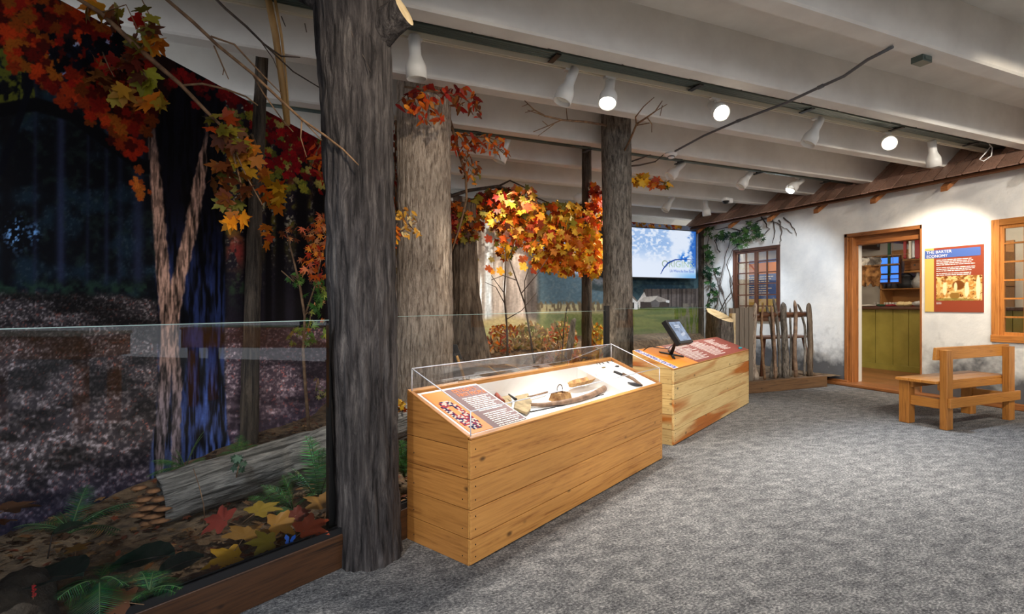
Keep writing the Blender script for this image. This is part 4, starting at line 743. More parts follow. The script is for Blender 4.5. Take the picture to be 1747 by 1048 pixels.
DG=[(30,64,40),(44,82,46),(36,72,52)]; LG=[(96,150,100),(130,176,130),(80,136,84)]; MG=[(60,110,56),(84,136,66)]
fern('pale green tall fern leaning on the right end of the log beside the dark trunk',545,860,2.75,[(522,745,2.8,.045),(552,765,2.7,.05),(500,800,2.7,.04),(560,800,2.6,.045),(535,800,2.6,.04)],LG)
fern('bright green fern spreading in front of the log, left of the pale tall one',500,872,2.55,[(425,848,2.5,.045),(452,830,2.55,.04),(482,812,2.55,.045),(540,842,2.5,.045),(470,870,2.45,.03)],LG[:1]+MG)
fern('green fern with upright frond on top of the log against the blue printed trunk',316,800,2.72,[(346,744,2.75,.035),(268,790,2.7,.04),(300,768,2.7,.035),(350,785,2.72,.03),(262,812,2.68,.035)],MG)
fern('small green fern on the far side of the log by the slender leaning trunk',404,775,3.0,[(396,758,3.0,.03),(440,760,3.0,.03),(370,778,3.0,.03),(425,752,3.05,.03)],MG)
fern('dark green fern with long fronds left of the shelf fungus',120,910,2.0,[(230,858,2.1,.045),(150,828,2.1,.035),(205,905,2.0,.04),(25,900,1.95,.03),(90,880,2.0,.03),(180,870,2.1,.03)],DG)
fern('dark fern low in the front left beside the broad leaves',170,990,1.62,[(110,1030,1.55,.045),(170,1050,1.55,.05),(220,1000,1.6,.03),(90,1015,1.6,.035),(185,960,1.7,.03)],DG+MG[:1])
fern('green fern at the bottom beside the kick board, right of the broad leaves',255,1010,1.6,[(290,985,1.7,.03),(240,975,1.65,.025),(300,1012,1.6,.025),(225,1025,1.55,.03),(262,975,1.65,.03)],MG+DG)
def broadleaf(label,px,py,D,L_px,ang,col,name='broad_leaf',lift=.02):
    p=at(px,py,D); s=L_px*D/F; mb=MB(); a=math.radians(ang); tip=Vector((math.cos(a),math.sin(a),.15)); side=Vector((-math.sin(a),math.cos(a),0)); N_=14; vs=[]; n2=8
    for i in range(N_+1):
        t=i/N_; w_=s*.55*math.sin(math.pi*t**.85)**.75
        for k in range(-n2,n2+1):
            f=k/n2; vs.append(p+tip*(s*(t-.5))+side*(w_*f)+UP*(.10*s*abs(f)*(1-.3*t)-.22*s*(t-.5)**2+.012*s*math.sin(t*26)*abs(f)))
    M_=2*n2+1; fs=[(i*M_+k,i*M_+k+1,(i+1)*M_+k+1,(i+1)*M_+k) for i in range(N_) for k in range(M_-1)]
    mb.add(vs,fs,0,col,True); r=empty(name,label,'leaf',p); adopt(mb.build('blade','leaf'),r)
    mb=MB(); mb.tube([p+tip*(s*(t-.5))+UP*(-.22*s*(t-.5)**2+.001) for t in (0,.25,.5,.75,1)],[.003,.0025,.002,.0015,.001],5); mb.tube([p-tip*s*.5-UP*.055*s,p-tip*s*.62-UP*.08],.0025,5); adopt(mb.build('midrib','vine'),r)
broadleaf('large dark green broad leaf in the middle of the forest floor, the biggest',245,955,1.78,96,-10,(34,62,52))
broadleaf('large dark green broad leaf at the lower left beside the rock',90,985,1.6,110,-25,(36,58,50))
broadleaf('dark broad leaf to the right of the biggest one',310,962,1.85,66,15,(30,52,44))
broadleaf('dusty green broad leaf standing at the foot of the rock, upper left',118,902,1.85,44,20,(62,86,70))
def fallen(label,px,py,D,sp,pal,stand=.5,ang=0):
    p=at(px,py,D); mb=MB(); a=math.radians(ang); tip=Vector((math.cos(a),math.sin(a),random.uniform(.0,.4))); leaf(mb,(0,0,0),tip,-FWD*stand+UP+Vector((random.uniform(-.3,.3),0,0)),sp*D/F*.8,random.choice(pal),MS,.28)
    r=empty('maple_leaf',label,'leaf',p); mb.build('blade','leaf',r); mb=MB(); mb.tube([Vector((0,0,0)),-tip.normalized()*sp*D/F*.5-UP*.01],.0015,5); mb.build('leaf_stalk','twig',r)
random.seed(21)
for lab,x,y,D,s,pal,an in (('yellow orange fallen maple leaf nearest the kick board, left of the butterfly',400,952,2.05,64,[(206,160,40)],200),
 ('broad olive and orange fallen maple leaf, largest of the pile',418,915,2.15,74,[(160,120,56)],70),('pinkish red fallen maple leaf at the back left of the pile',382,888,2.25,52,[(160,72,62)],150),('olive green maple leaf standing at the back of the pile below the log',440,872,2.3,56,[(150,128,50)],40),
 ('russet fallen maple leaf right above the butterfly',520,905,2.2,60,[(164,76,48)],20),('olive orange fallen maple leaf in the middle right of the pile',470,895,2.22,58,[(168,122,50)],10),('tall orange green maple leaf standing against the dark trunk',555,862,2.35,66,[(176,130,62)],85),
 ('yellow green fallen maple leaf just left of the butterfly',460,926,2.12,50,[(150,134,44)],190),('dull red fallen maple leaf at the back right of the pile',505,880,2.3,44,[(140,66,52)],30),('small brown fallen maple leaf close under the glass, left of the yellow one',345,978,1.9,40,[(110,72,46)],250),('brown fallen maple leaf between the ferns at the bottom edge',212,1028,1.6,60,[(120,76,50)],170),('small yellow star shaped maple leaf left of the biggest broad leaf',130,938,1.85,34,[(160,120,56)],100),
 ('large curled brown leaf at the left edge above the rock',14,868,1.75,60,[(96,62,38)],60),('orange tinged leaf below the curled one at the left edge',8,888,1.72,40,[(130,74,36)],240)):
    fallen(lab,x,y,D,s,pal,ang=an)
foliage('yellow_leaf_spray','bright yellow and orange leaves in the gap between dark trunk and first case','branch',(684,720,3.4),[],[(684,692,6,10,3.3,.05,14,16,YEL),(684,702,6,6,3.3,.05,6,14,ORG)],down=-.2)
fern('grey green fern showing in the gap left of the first case',690,815,2.85,[(682,752,2.9,.04),(678,780,2.8,.04),(696,760,2.9,.04),(684,800,2.8,.03)],LG[:1]+MG)
foliage('ground_ivy','small dusty ivy sprig growing in front of the fallen log','plant',(407,812,2.55),[[(403,815,2.55,2),(407,795,2.55,1.6)],[(350,895,2.35,1.8),(347,860,2.35,1.6),(340,830,2.38,1.4),(330,800,2.4,1.2)]],[(407,792,16,12,2.55,.04,14,18,[(84,110,86),(70,96,76)])],shape=MS)
# butterfly and red flower
B=at(494,925,2.12); r=empty('butterfly','small bright blue butterfly sitting on the leaf litter by the glass','butterfly',B); 
for s in (-1,1): mb=MB(); mb.prism([(0,0),(.006,.020),(.022,.026),(.026,.010),(.016,.002),(.020,-.010),(.010,-.016),(0,-.006)],(0,0,0),RGT*s*.9+UP*.25,UP*.8+FWD*.4,-FWD*.0006*s); mb.build('wing','butterfly_blue',r)
mb=MB(); mb.tube([(0,0,-.014),(0,0,0),(0,0,.014)],[.0015,.0025,.0015],6); mb.build('body','black_rubber',r)
B=at(55,1045,1.5); r=empty('red_flower_spike','thin plant with a red berry spike at the bottom left corner','plant',B); mb=MB(); mb.tube([B,at(57,1018,1.5),at(58,996,1.5)],.0015,5); adopt(mb.build('stem','twig'),r); mb=MB()
for i in range(26): p=at(58+random.uniform(-3,3),998+random.uniform(0,22),1.5+random.uniform(-.005,.005)); mb.lathe([(0,-.003),(.003,0),(0,.003)],p,UP,6)
adopt(mb.build('berries','red_flower'),r)
# countless litter
mb=MB(); random.seed(33)
for i in range(5200):
    s=random.uniform(-1.5,3.6); d=random.uniform(.04,2.6); q=A0+E1*s+Vector((-E1.y,E1.x))*d; 
    if s>1.1 and d<.3: continue
    j=np.argmin((PATH[:,0]-q.x)**2+(PATH[:,1]-q.y)**2); pp=PATH[j]
    if (pp[0]-0)**2+(pp[1]-0)**2 < q.x**2+q.y**2: continue
    if (Vector(pp)-q).length<.05: continue
    a=random.uniform(0,6.28); leaf(mb,(q.x,q.y,gz(q.x,q.y)+random.uniform(.008,.026)),(math.cos(a),math.sin(a),random.uniform(-.1,.3)),(random.uniform(-.4,.4),random.uniform(-.4,.4),1),random.uniform(.018,.042),random.choice([(96,66,40),(126,88,54),(72,50,34),(150,112,70),(110,56,34),(84,70,50),(60,44,32)]),random.choice([ES,MS,MS2]),.3)
o=mb.build('leaf_litter','leaf'); tag(o,'scattered small brown dead leaves covering the forest floor','leaf litter',kind='stuff')
# ---------------------------------------------------------------- barrier: kick board, channel, glass
def kick(name,label,a,b,h=.15,t=.05,mat='kick_x',channel=True):
    a=Vector(a); b=Vector(b); ang=math.atan2((b-a).y,(b-a).x); Ln=(b-a).length; r=empty(name,label,'barrier curb',(a.x,a.y,0),ang)
    mb=MB(); mb.box((0,-.0,0),(Ln,t,h)); mb.build('board',mat,r,bevel=.004)
    if channel:
        mb=MB(); mb.box((0,.002,h),(Ln,.010,h+.028)); mb.box((0,.026,h),(Ln,.034,h+.028)); mb.box((0,.010,h),(Ln,.026,h+.004)); mb.build('glass_channel','black_metal',r)
    return r
def pane(label,a,b,z0=.155,z1=1.08,off=.018,name='glass_barrier'):
    a=Vector(a); b=Vector(b); ang=math.atan2((b-a).y,(b-a).x); Ln=(b-a).length; r=empty(name,label,'glass barrier',(a.x,a.y,z0),ang)
    mb=MB(); t=.010; mb.add([(0,off-t/2,0),(Ln,off-t/2,0),(Ln,off-t/2,z1-z0),(0,off-t/2,z1-z0)],[(0,1,2,3)]); mb.build('pane','glass',r)
    mb=MB(); mb.box((0,off-t/2+.001,z1-z0-.0025),(Ln,off+t/2,z1-z0)); mb.build('polished_edge','glass_edge',r)
    return r
nA=Vector((-E1.y,E1.x))
kick('kick_board','worn dark brown kick board under the front glass, left of the dark trunk',A0-E1*2.4,A0+E1*.05)
kick('kick_board','dark kick board in the gap between the dark trunk and the first case',A0+E1*.24,A0+E1*.62+nA*.02)
pane('large front glass panel left of the dark trunk',A0-E1*2.4,A0-E1*.02)
ec=(K1-A0).normalized(); nC=Vector((-ec.y,ec.x))
pane('glass panel running behind the first case between two trunks',A0+ec*.34+nC*.06,K1,z0=.16,z1=1.085)
pane('glass panel beyond the mottled trunk behind the tablet case',K1+Vector((.12,.05)),K2-Vector((.15,.06)),z0=.16,z1=1.10)
kick('kick_board','low curb behind the cases carrying the rear glass',A0+ec*2.6+nC*.08,K1,h=.14,channel=False)
kick('kick_board','low curb behind the tablet case',K1,K2,h=.14,channel=False)
for lab,(x,y,D,wd) in (('upright black channel at the end of the front glass beside the dark trunk',(567,0,2.30,18)),('upright dark channel against the mottled trunk behind the case',(1035,0,4.72,13))):
    p=at(x,500,D); mb=MB(); z1=1.06 if D<3 else 1.13; ang=math.atan2(E1.y,E1.x); w2=wd*D/F/2; mb.box((-w2,-.012,0),(w2,.012,z1-.15)); o=mb.build('glass_post','black_rubber'); o.location=(p.x,p.y,.15); o.rotation_euler=(0,0,ang); tag(o,lab,'post')
# ---------------------------------------------------------------- display cases
ANG=math.atan2(.464,.886)
def planks_body(r,Ln,Dp,zf,zr,seams,mx,my,plinth=.03):
    t=.02; sl=lambda y: zf+(zr-zf)*y/Dp
    mb=MB(); zz=[.0]+seams+[zf]
    for i,(a,b) in enumerate(zip(zz,zz[1:])):
        x0=.0; e=.0 if i else .03
        if i==0: mb.box((x0,.012,0),(Ln,t+.012,.012)); 
        mb.box((0,0,a+.0015+(.006 if i==0 else 0)),(Ln,t,b-.0015))
    mb.build('front_boards',mx,r,bevel=.0025)
    zz2=[.0]+seams+[s for s in ([zf] if zf<zr else [])]+[zr]
    zz2=sorted(set([0]+seams+[seams[-1]+(seams[-1]-seams[-2]),zr]))
    for side,(x0,x1) in (('l',(0,t)),('r',(Ln-t,Ln))):
        mb=MB()
        for a,b in zip(zz2,zz2[1:]):
            a_=a+.0015; b_=b-.0015
            y0=t+.0005
            def top(y): return min(b_,sl(y))
            if sl(Dp)<=a_: continue
            ys_=[y0,Dp]
            yc=[(z-zf)/(zr-zf)*Dp for z in (a_,b_)]
            ys_=sorted(set([y for y in ys_+yc if y0<=y<=Dp]))
            ys_=[y for y in ys_ if sl(y)>=a_-1e-6]
            prof=[(y,a_) for y in ys_]; up=[(y,top(y)) for y in ys_][::-1]
            if abs(up[-1][1]-prof[0][1])<1e-5: up=up[:-1]
            mb.prism([(p[0],p[1]) for p in prof+up],(x0,0,0),(0,1,0),(0,0,1),(x1-x0,0,0))
        mb.build('side_boards',my,r)
    mb=MB(); mb.box((t,Dp-t,0),(Ln-t,Dp,zr-.002)); mb.build('back_board',mx,r)
    mb=MB(); 
    for i,(a,b) in enumerate(zip(zz,zz[1:])):
        for x in (.03,Ln-.03):
            for z in (a+.3*(b-a),a+.75*(b-a)): mb.lathe([(.0,-.0012),(.0035,-.001),(.0035,.001)],(x,0,z),(0,1,0),8)
        for y in (.05,Dp-.05):
            for z in (a+.3*(b-a),):
                mb.lathe([(.0,-.0012),(.003,-.001),(.003,.001)],(0,y,min(z,sl(y)-.03)),(1,0,0),8)
    mb.build('nails','nail',r)
    return sl
# --- case one
L1,D1,ZF,ZR=2.03,.43,.552,.722
r=empty('display_case','long low display case of honey coloured boards with a clear sloping cover, nearest the camera','display case',(.713,2.15,0),ANG); CASE1=r
M1=Matrix.Translation((.713,2.15,0))@Matrix.Rotation(ANG,4,'Z')
sl1=planks_body(r,L1,D1,ZF,ZR,[.118,.245,.378],'case_x','case_y')
rim=.022; slope=(ZR-ZF)/D1
def slab(mb,x0,x1,y0,y1,up0,up1,m=0):
    """slab following the case slope between heights up0..up1 above it"""
    mb.hexa([(x0,y0,sl1(y0)+up0),(x1,y0,sl1(y0)+up0),(x1,y1,sl1(y1)+up0),(x0,y1,sl1(y1)+up0),(x0,y0,sl1(y0)+up1),(x1,y0,sl1(y0)+up1),(x1,y1,sl1(y1)+up1),(x0,y1,sl1(y1)+up1)],m)
mb=MB(); slab(mb,0,L1,0,rim,0,.008); mb.build('top_rim','case_x',r,bevel=.002)
mb=MB(); slab(mb,0,L1,D1-rim,D1,0,.008); mb.build('top_rim','case_x',r,bevel=.002)
mb=MB(); slab(mb,0,rim,rim,D1-rim,0,.008); mb.build('top_rim','case_y',r,bevel=.002)
mb=MB(); slab(mb,L1-rim,L1,rim,D1-rim,0,.008); mb.build('top_rim','case_y',r,bevel=.002)
# white lining, floor and raised block
FZ0,FZ1=.528,.590
def fz(y): return FZ0+(FZ1-FZ0)*y/D1
def floorbox(mb,x0,x1,y0,y1,h): mb.hexa([(x0,y0,fz(y0)-.012),(x1,y0,fz(y0)-.012),(x1,y1,fz(y1)-.012),(x0,y1,fz(y1)-.012),(x0,y0,fz(y0)+h),(x1,y0,fz(y0)+h),(x1,y1,fz(y1)+h),(x0,y1,fz(y1)+h)])
mb=MB(); floorbox(mb,rim,L1-rim,rim,D1-rim,0)
mb.hexa([(rim,D1-rim-.004,.58),(L1-rim,D1-rim-.004,.58),(L1-rim,D1-rim,.58),(rim,D1-rim,.58),(rim,D1-rim-.004,sl1(D1-rim)-.014),(L1-rim,D1-rim-.004,sl1(D1-rim)-.014),(L1-rim,D1-rim,sl1(D1-rim)-.014),(rim,D1-rim,sl1(D1-rim)-.014)])
mb.build('white_lining','white_board',r)
BX0=1.50
mb=MB(); y0,y1=rim,D1-rim-.006; mb.hexa([(BX0,y0,fz(y0)),(L1-rim,y0,fz(y0)),(L1-rim,y1,fz(y1)),(BX0,y1,fz(y1)),(BX0,y0,sl1(y0)-.004),(L1-rim,y0,sl1(y0)-.004),(L1-rim,y1,sl1(y1)-.016),(BX0,y1,sl1(y1)-.016)]); mb.build('raised_block','white_board',r)
# label board
sv=Vector((0,D1,ZR-ZF)).normalized(); nv_=Vector((0,-sv.z,sv.y)); ex=Vector((1,0,0))
def sp(x,y,h=0): return Vector((x,y,sl1(y)))+nv_*h
lab=empty('label_panel','sloping label panel in orange and dark maroon headed Detroits First People','label',(0,0,0)); lab.parent=None
LP0,LP1=.03,.455; yA,yB=.030,.395; LS=(sp(0,yB)-sp(0,yA)).length
mb=MB(); mb.obox(sp(LP0,yA-.004,-.012),ex*(LP1-LP0),sv*(LS+.008),nv_*.010); mb.build('backing_board','white_board',lab)
mb=MB(); mb.obox(sp(LP0+.018,yA+.008,-.002),ex*.145,sv*(LS-.022),nv_*.0022); of=mb.build('orange_field','orange_print',lab)
mb=MB(); mb.obox(sp(LP0+.163,yA+.008,-.002),ex*(LP1-LP0-.163-.012),sv*(LS-.022),nv_*.0022); mf=mb.build('maroon_field','maroon_print',lab)
x0=LP0+.205; text("DETROIT'S",.044,sp(x0,yB-.052,.0004),ex,sv,'orange_ink',mf,width=.165); text("FIRST PEOPLE",.044,sp(x0,yB-.090,.0004),ex,sv,'orange_ink',mf,width=.205)
mb=MB(); textlines(mb,sp(x0,yB-.112,.0004),ex,sv,.205,9,.0155,.0115,nv_,3); textlines(mb,sp(x0,yB-.112,.0004)-sv*.0155*10,ex,sv,.205,8,.0155,.0115,nv_,5); mb.build('body_text','white_ink',mf)
# beaded moccasin picture on the orange field
mb=MB(); rr=random.Random(5); pal=[(224,210,196),(50,52,92),(180,70,76),(224,214,204),(120,60,90)]
for i in range(9):
    for j in range(26):
        xx=.030+i*.0115; yy=.02+j*.0098; inside=abs((i-4)/4.6)**3+abs((j-12.5)/13.2)**3<1; hole=abs(i-4)<1.2 and 12<j<21
        if inside and not hole: mb.obox(sp(LP0+xx,yA+.0,.0006)+sv*(yy+.012),ex*.0108,sv*.0092,nv_*.0006,0,rr.choice(pal))
mb.build('beadwork_picture','print',of)
lab.matrix_world=M1
# acrylic cover
VH=.108; r2=empty('case_cover','clear acrylic cover standing on the near display case','case cover',(0,0,0)); r2.matrix_world=M1; i0=.016
def cp(x,y,h): return (x,y,sl1(y)+.008+h)
a,b,c_,d_=(i0,i0),(L1-i0,i0),(L1-i0,D1-i0),(i0,D1-i0)
mb=MB()
for p,q in ((a,b),(b,c_),(c_,d_),(d_,a)): mb.add([cp(*p,0),cp(*q,0),cp(*q,VH),cp(*p,VH)],[(0,1,2,3)])
mb.add([cp(*a,VH),cp(*b,VH),cp(*c_,VH),cp(*d_,VH)],[(0,1,2,3)]); mb.build('clear_walls','acrylic',r2)
mb=MB(); e=.0028
for p,q,h0,h1 in ((a,b,VH,VH),(b,c_,VH,VH),(c_,d_,VH,VH),(d_,a,VH,VH),(a,a,0,VH),(b,b,0,VH),(c_,c_,0,VH),(d_,d_,0,VH)): mb.tube([Vector(cp(*p,h0)),Vector(cp(*q,h1))],e,6)
mb.build('polished_edges','acrylic_edge',r2)
# --- artefacts (case local coordinates -> world)
def W1(x,y,z): return M1@Vector((x,y,z))
def local(px,py,zoff=0,onblock=False):
    """pixel -> point on the case floor (or block top), in case coordinates"""
    Mi=M1.inverted(); o=Mi@C0; d=(Mi.to_3x3()@ray(px,py)); 
    a_,b_=(ZF-.004-.0,(ZR-.016-(ZF-.004))/D1) if onblock else (FZ0,(FZ1-FZ0)/D1)
    t=(a_+zoff+b_*o.y-o.z)/(d.z-b_*d.y); return o+d*t
def inst(name,label,cat,p,group=None):
    q=M1@p; return empty(name,label,cat,q,ANG,group=group)
# curved club
P=[local(x,y,.016) for x,y in ((904,691),(925,691),(955,688),(985,682),(1010,674),(1028,665),(1036,659))]; o=P[0]
r=inst('curved_club','long curved brown wooden club lying across the white floor of the case','club',o); mb=MB(); mb.tube([p-o for p in P],[.010,.013,.015,.017,.019,.020,.018],12); mb.build('shaft','club_wood',r)
P2=[local(x,y,.003) for x,y in ((905,703),(960,692),(1030,673))]; r=inst('thin_rod','thin dark rod lying in front of the curved club','rod',P2[0]); mb=MB(); mb.tube([p-P2[0] for p in P2],[.004,.003,.003],8); mb.build('rod','iron',r)
# hide scraper of two plates with handle
o=local(880,705,.01); r=inst('hide_paddle','tan hide covered paddle shaped tool with two broad plates and a red handle end','tool',o)
def plate(pts,th,h,mat,nm):
    q=[local(x,y,h*.4)-o for x,y in pts]; mb=MB(); n=len(q); up=Vector((0,-.1*th,th)); mb.add(q+[v+up for v in q],[tuple(range(n)),tuple(range(n,2*n))[::-1]]+[(i,n+i,n+(i+1)%n,(i+1)%n) for i in range(n)]); mb.build(nm,mat,r,bevel=.002)
plate([(852,681),(871,677),(874,690),(870,703),(858,699),(850,691)],.012,.03,'hide_tan','hide_plate')
plate([(879,679),(901,674),(907,688),(905,701),(898,708),(886,703),(877,699)],.012,.03,'hide_tan','hide_plate')
mb=MB(); mb.tube([local(846,673,.035)-o,local(858,686,.03)-o],.014,12); mb.build('red_handle','red_wood',r)
mb=MB(); mb.tube([local(868,673,.05)-o,local(880,682,.05)-o],[.004,.009],8); mb.build('knob','iron',r)
mb=MB(); mb.tube([local(900,678,.02)-o,local(918,674,.02)-o,local(934,669,.02)-o],[.007,.009,.007],8); mb.build('wooden_handle','club_wood',r)
# bark basket
o=local(955,684,0); r=inst('bark_basket','small folded birch bark basket with a hoop handle in the case','basket',o); mb=MB(); w_,dp,h=.062,.045,.052
mb.add([(-w_,-dp,0),(w_,-dp,0),(w_,dp,0),(-w_,dp,0),(-w_*.75,-dp*.7,h),(w_*.75,-dp*.7,h),(w_*.75,dp*.7,h),(-w_*.75,dp*.7,h)],[(0,3,2,1),(0,1,5,4),(1,2,6,5),(2,3,7,6),(3,0,4,7)]); mb.add([(-w_*.7,-dp*.66,h-.01),(w_*.7,-dp*.66,h-.01),(w_*.7,dp*.66,h-.01),(-w_*.7,dp*.66,h-.01)],[(0,1,2,3)])
for s in (-1,1): mb.obox((s*w_-.008,-dp-.004,0),(.016,0,0),(0,.012,0),(s*-.01,.01,h*.9))
mb.build('bark_body','birch_bark',r,bevel=.002); mb=MB(); mb.tube([(-.03,0,h-.01)]+[(-.03*math.cos(a),0,h+.035*math.sin(a)+.012) for a in np.linspace(.1,3.04,9)]+[(.03,0,h-.01)],.0028,6); mb.build('hoop_handle','twig_dark',r)
# bark canoe dish
o=local(994,661,.012); e_=local(1014,652,.0)-local(971,662,.0); e_.z=0; r=inst('bark_dish','canoe shaped bark dish with pale rounded end near the back of the case','dish',o); ux=e_.normalized(); uy=Vector((-ux.y,ux.x,0)); mb=MB(); n=17; Lh=e_.length/2; vs=[]
for i in range(n):
    t=-1+2*i/(n-1); ww=.046*math.sqrt(max(0,1-t*t))+.0015
    for k in range(7): f=-1+2*k/6; vs.append(ux*(t*Lh)+uy*(ww*f)+UP*(.010+.042*abs(f)**1.6*(.5+.5*(1-t*t)) +.030*max(0,t)**3+.016*abs(t)**3))
mb.add(vs,[(i*7+k,(i+1)*7+k,(i+1)*7+k+1,i*7+k+1) for i in range(n-1) for k in range(6)],sm=True); ob=mb.build('bark_shell','birch_bark',r); md=ob.modifiers.new('s','SOLIDIFY'); md.thickness=.003
# arrowheads and stones on the raised block
for i,(x,y,s) in enumerate([(1018,621,.014),(1023,621,.016),(1029,620,.016),(1036,618,.024),(1043,616,.024),(1048,615,.022)]):
    o=local(x,y,.0,True); r_=['small dark flint point, leftmost in the row on the white block','second small dark flint point from the left on the white block','third dark flint point from the left on the white block','fourth flint point, broader, on the white block','fifth flint point, long, on the white block','rightmost flint point in the row on the white block'][i]
    q=M1@o; mb=MB(); mb.add([(0,s*1.2,.001),(s*.5,-.2*s,.001),(s*.2,-s,.001),(-s*.2,-s,.001),(-s*.5,-.2*s,.001),(0,0,.006)],[(5,0,4),(5,4,3),(5,3,2),(5,2,1),(5,1,0)]); ob=mb.build('flint_point','stone_dark'); ob.location=q; ob.rotation_euler=(math.atan(.36),0,ANG-.3); tag(ob,r_,'stone point')
for (x,y,sx,sy,lab,mat) in ((1030,627,.030,.008,'short tan bone tool lying below the flint points','hide_tan'),(1053,625,.030,.013,'flat dark oval stone below the flint points','stone_dark')):
    q=M1@local(x,y,.003,True); mb=MB(); mb.lathe([(.0,-1),(.5,-.85),(1,0),(.5,.85),(0,1)],(0,0,0),(1,0,0),12); 
    ob=mb.build('stone_tool',mat); ob.scale=(sx,sy,.006); ob.location=q; ob.rotation_euler=(math.atan(.36),0,ANG); tag(ob,lab,'tool')
o=local(1068,640,.004,True); r=inst('stone_knife','long knife with a dark blade and brown sheath on the white block','knife',o)
P=[local(x,y,.008,True)-o for x,y in ((1047,634),(1055,637),(1062,640))]; mb=MB(); mb.tube(P,[.008,.011,.008],10); mb.build('grip','iron',r)
P=[local(x,y,.008,True)-o for x,y in ((1062,638),(1080,647),(1095,658))]; mb=MB(); mb.tube(P,[.010,.013,.008],10); mb.build('sheath','club_wood',r)
P=[local(x,y,.012,True)-o for x,y in ((1071,653),(1082,656),(1094,658))]; mb=MB(); mb.tube(P,[.005,.013,.006],10); mb.build('blade','stone_dark',r)
# --- case two
L2,D2,ZF2,ZR2=2.27,.36,.622,.752; A2=(2.83,3.34,0); AN2=math.atan2(.478,.878)
r=empty('display_case','second display case of pale knotty boards with a flat printed top, behind the first','display case',A2,AN2); M2=Matrix.Translation(A2)@Matrix.Rotation(AN2,4,'Z')
sl=planks_body(r,L2,D2,ZF2-.012,ZR2-.012,[.125,.248,.372,.495],'pale_x','pale_y')
tp=empty('printed_top','sloping printed top with orange end and rust field of white text under the tablet','label',(0,0,0)); tp.matrix_world=M2
s2=Vector((0,D2,ZR2-ZF2)).normalized(); n2=Vector((0,-s2.z,s2.y)); S2=math.hypot(D2,ZR2-ZF2)
def q2(x,s,h=0): return Vector((x,0,ZF2))+s2*s+n2*h
mb=MB(); mb.obox(q2(0,0,-.012),ex*L2,s2*S2,n2*.012); mb.build('top_board','case_x',tp)
mb=MB(); mb.obox(q2(.004,.004,.0),ex*.10,s2*(S2-.008),n2*.0012); pb=mb.build('pale_border','white_board',tp)
mb=MB(); mb.obox(q2(.104,.004,.0),ex*.47,s2*(S2-.008),n2*.0012); mb.build('orange_field','orange_print',tp)
mb=MB(); mb.obox(q2(.574,.004,.0),ex*(L2-.58),s2*(S2-.008),n2*.0012); rf=mb.build('rust_field','tile_print',tp)
mb=MB(); rr=random.Random(9)
for i in range(7):
    for j in range(30): mb.obox(q2(.010+i*.0125,.008+j*.0122,.0012),ex*.011,s2*.010,n2*.0006,0,rr.choice([(60,70,150),(90,100,170),(210,206,220),(120,80,130),(46,50,110),(200,196,214)]))
mb.build('beadwork_picture','print',pb)
for x_,w_,n_,s_ in ((.62,.50,15,11),(1.18,.42,15,12),(1.68,.34,12,13)): mb=MB(); textlines(mb,q2(x_,S2-.05,.0012),ex,s2,w_,n_,.0205,.0125,n2,s_,ragged=.5); mb.build('body_text','white_ink',rf)
q=M2@q2(2.10,.055,.008); mb=MB(); mb.lathe([(0,-.012),(.5,-.012),(1,-.004),(1,.004),(.5,.012),(0,.012)],(0,0,0),(0,0,1),18); ob=mb.build('turquoise_puck','turquoise'); ob.scale=(.05,.02,1); ob.location=q; ob.rotation_euler=(0,0,AN2); tag(ob,'small turquoise oval object on the right end of the printed top','marker')
# tablet kiosk
TC=M2@q2(.42,.20,.0)
r=empty('tablet_kiosk','black tablet screen on a cross footed stand on the second case','tablet',TC,AN2+.0)
def T(x,y,z): return Vector((x,y,z))
tilt=math.radians(34); tx=Vector((1,0,0)); ty=Vector((0,math.sin(tilt),math.cos(tilt))); tn=tx.cross(ty); 
TW_,TH2,TD=.315,.245,.05
Ms=Matrix.Translation(TC)@Matrix.Rotation(AN2,4,'Z')
tc=Ms.inverted()@at(1160,565,(TC-C0).dot(FWD)-.03)
o=tc-tx*TW_/2-ty*TH2/2
mb=MB(); mb.obox(o,tx*TW_,ty*TH2,-tn*TD); th=mb.build('tablet_housing','black_rubber',r,bevel=.006)
nu,nv=60,44; P=np.zeros((nu,nv,3)); cc=np.zeros((nu,nv,3))
o2=o+tx*.026+ty*.026+tn*.0008
for i in range(nu):
    for j in range(nv): P[i,j]=o2+tx*(TW_-.052)*i/(nu-1)+ty*(TH2-.052)*j/(nv-1)
I,J=np.meshgrid(np.linspace(0,1,nu),np.linspace(0,1,nv),indexing='ij'); cc[:]=(150,168,196); k=sm(.45,.6,fbm(I*5,J*5,3)); cc=cc*(1-.18*k[...,None]); m=(np.abs(I-.62)<.2)&(np.abs(J-.3-.25*(I-.5))<.07); cc[m]=(196,204,220); m=(np.abs(I-.5)<.22)&((np.abs(J-.80)<.02)|(np.abs(J-.71)<.015)); cc[m]=(214,222,236)
gridmesh('screen',P,'screen',th,cols=cc,smooth=False)
foot=Ms.inverted()@TC; f0=Vector((0,0,.012)); top=tc-tn*.045-ty*.03
mb=MB(); mb.tube([f0,f0+(top-f0)*.9+Vector((0,0,0)),top],[.016,.013,.016],10); mb.build('stand_arm','black_rubber',r)
mb=MB(); up2=Vector((0,-.34,1)).normalized()
for an in (.55,-.55,math.pi+.55,math.pi-.55):
    d=Vector((math.cos(an),math.sin(an)*.95,math.sin(an)*.34)); s_=d.cross(up2).normalized()
    mb.obox(Vector((0,0,.002))-s_*.014,d*.13,s_*.028,up2*.010)
mb.build('cross_foot','black_rubber',r,bevel=.003)
mb=MB(); mb.tube([Ms.inverted()@p for p in (at(1148,588,4.42),at(1140,596,4.40),at(1120,593,4.42),at(1108,591,4.46),at(1098,598,4.5))],.004,6); mb.build('cord','black_rubber',r)
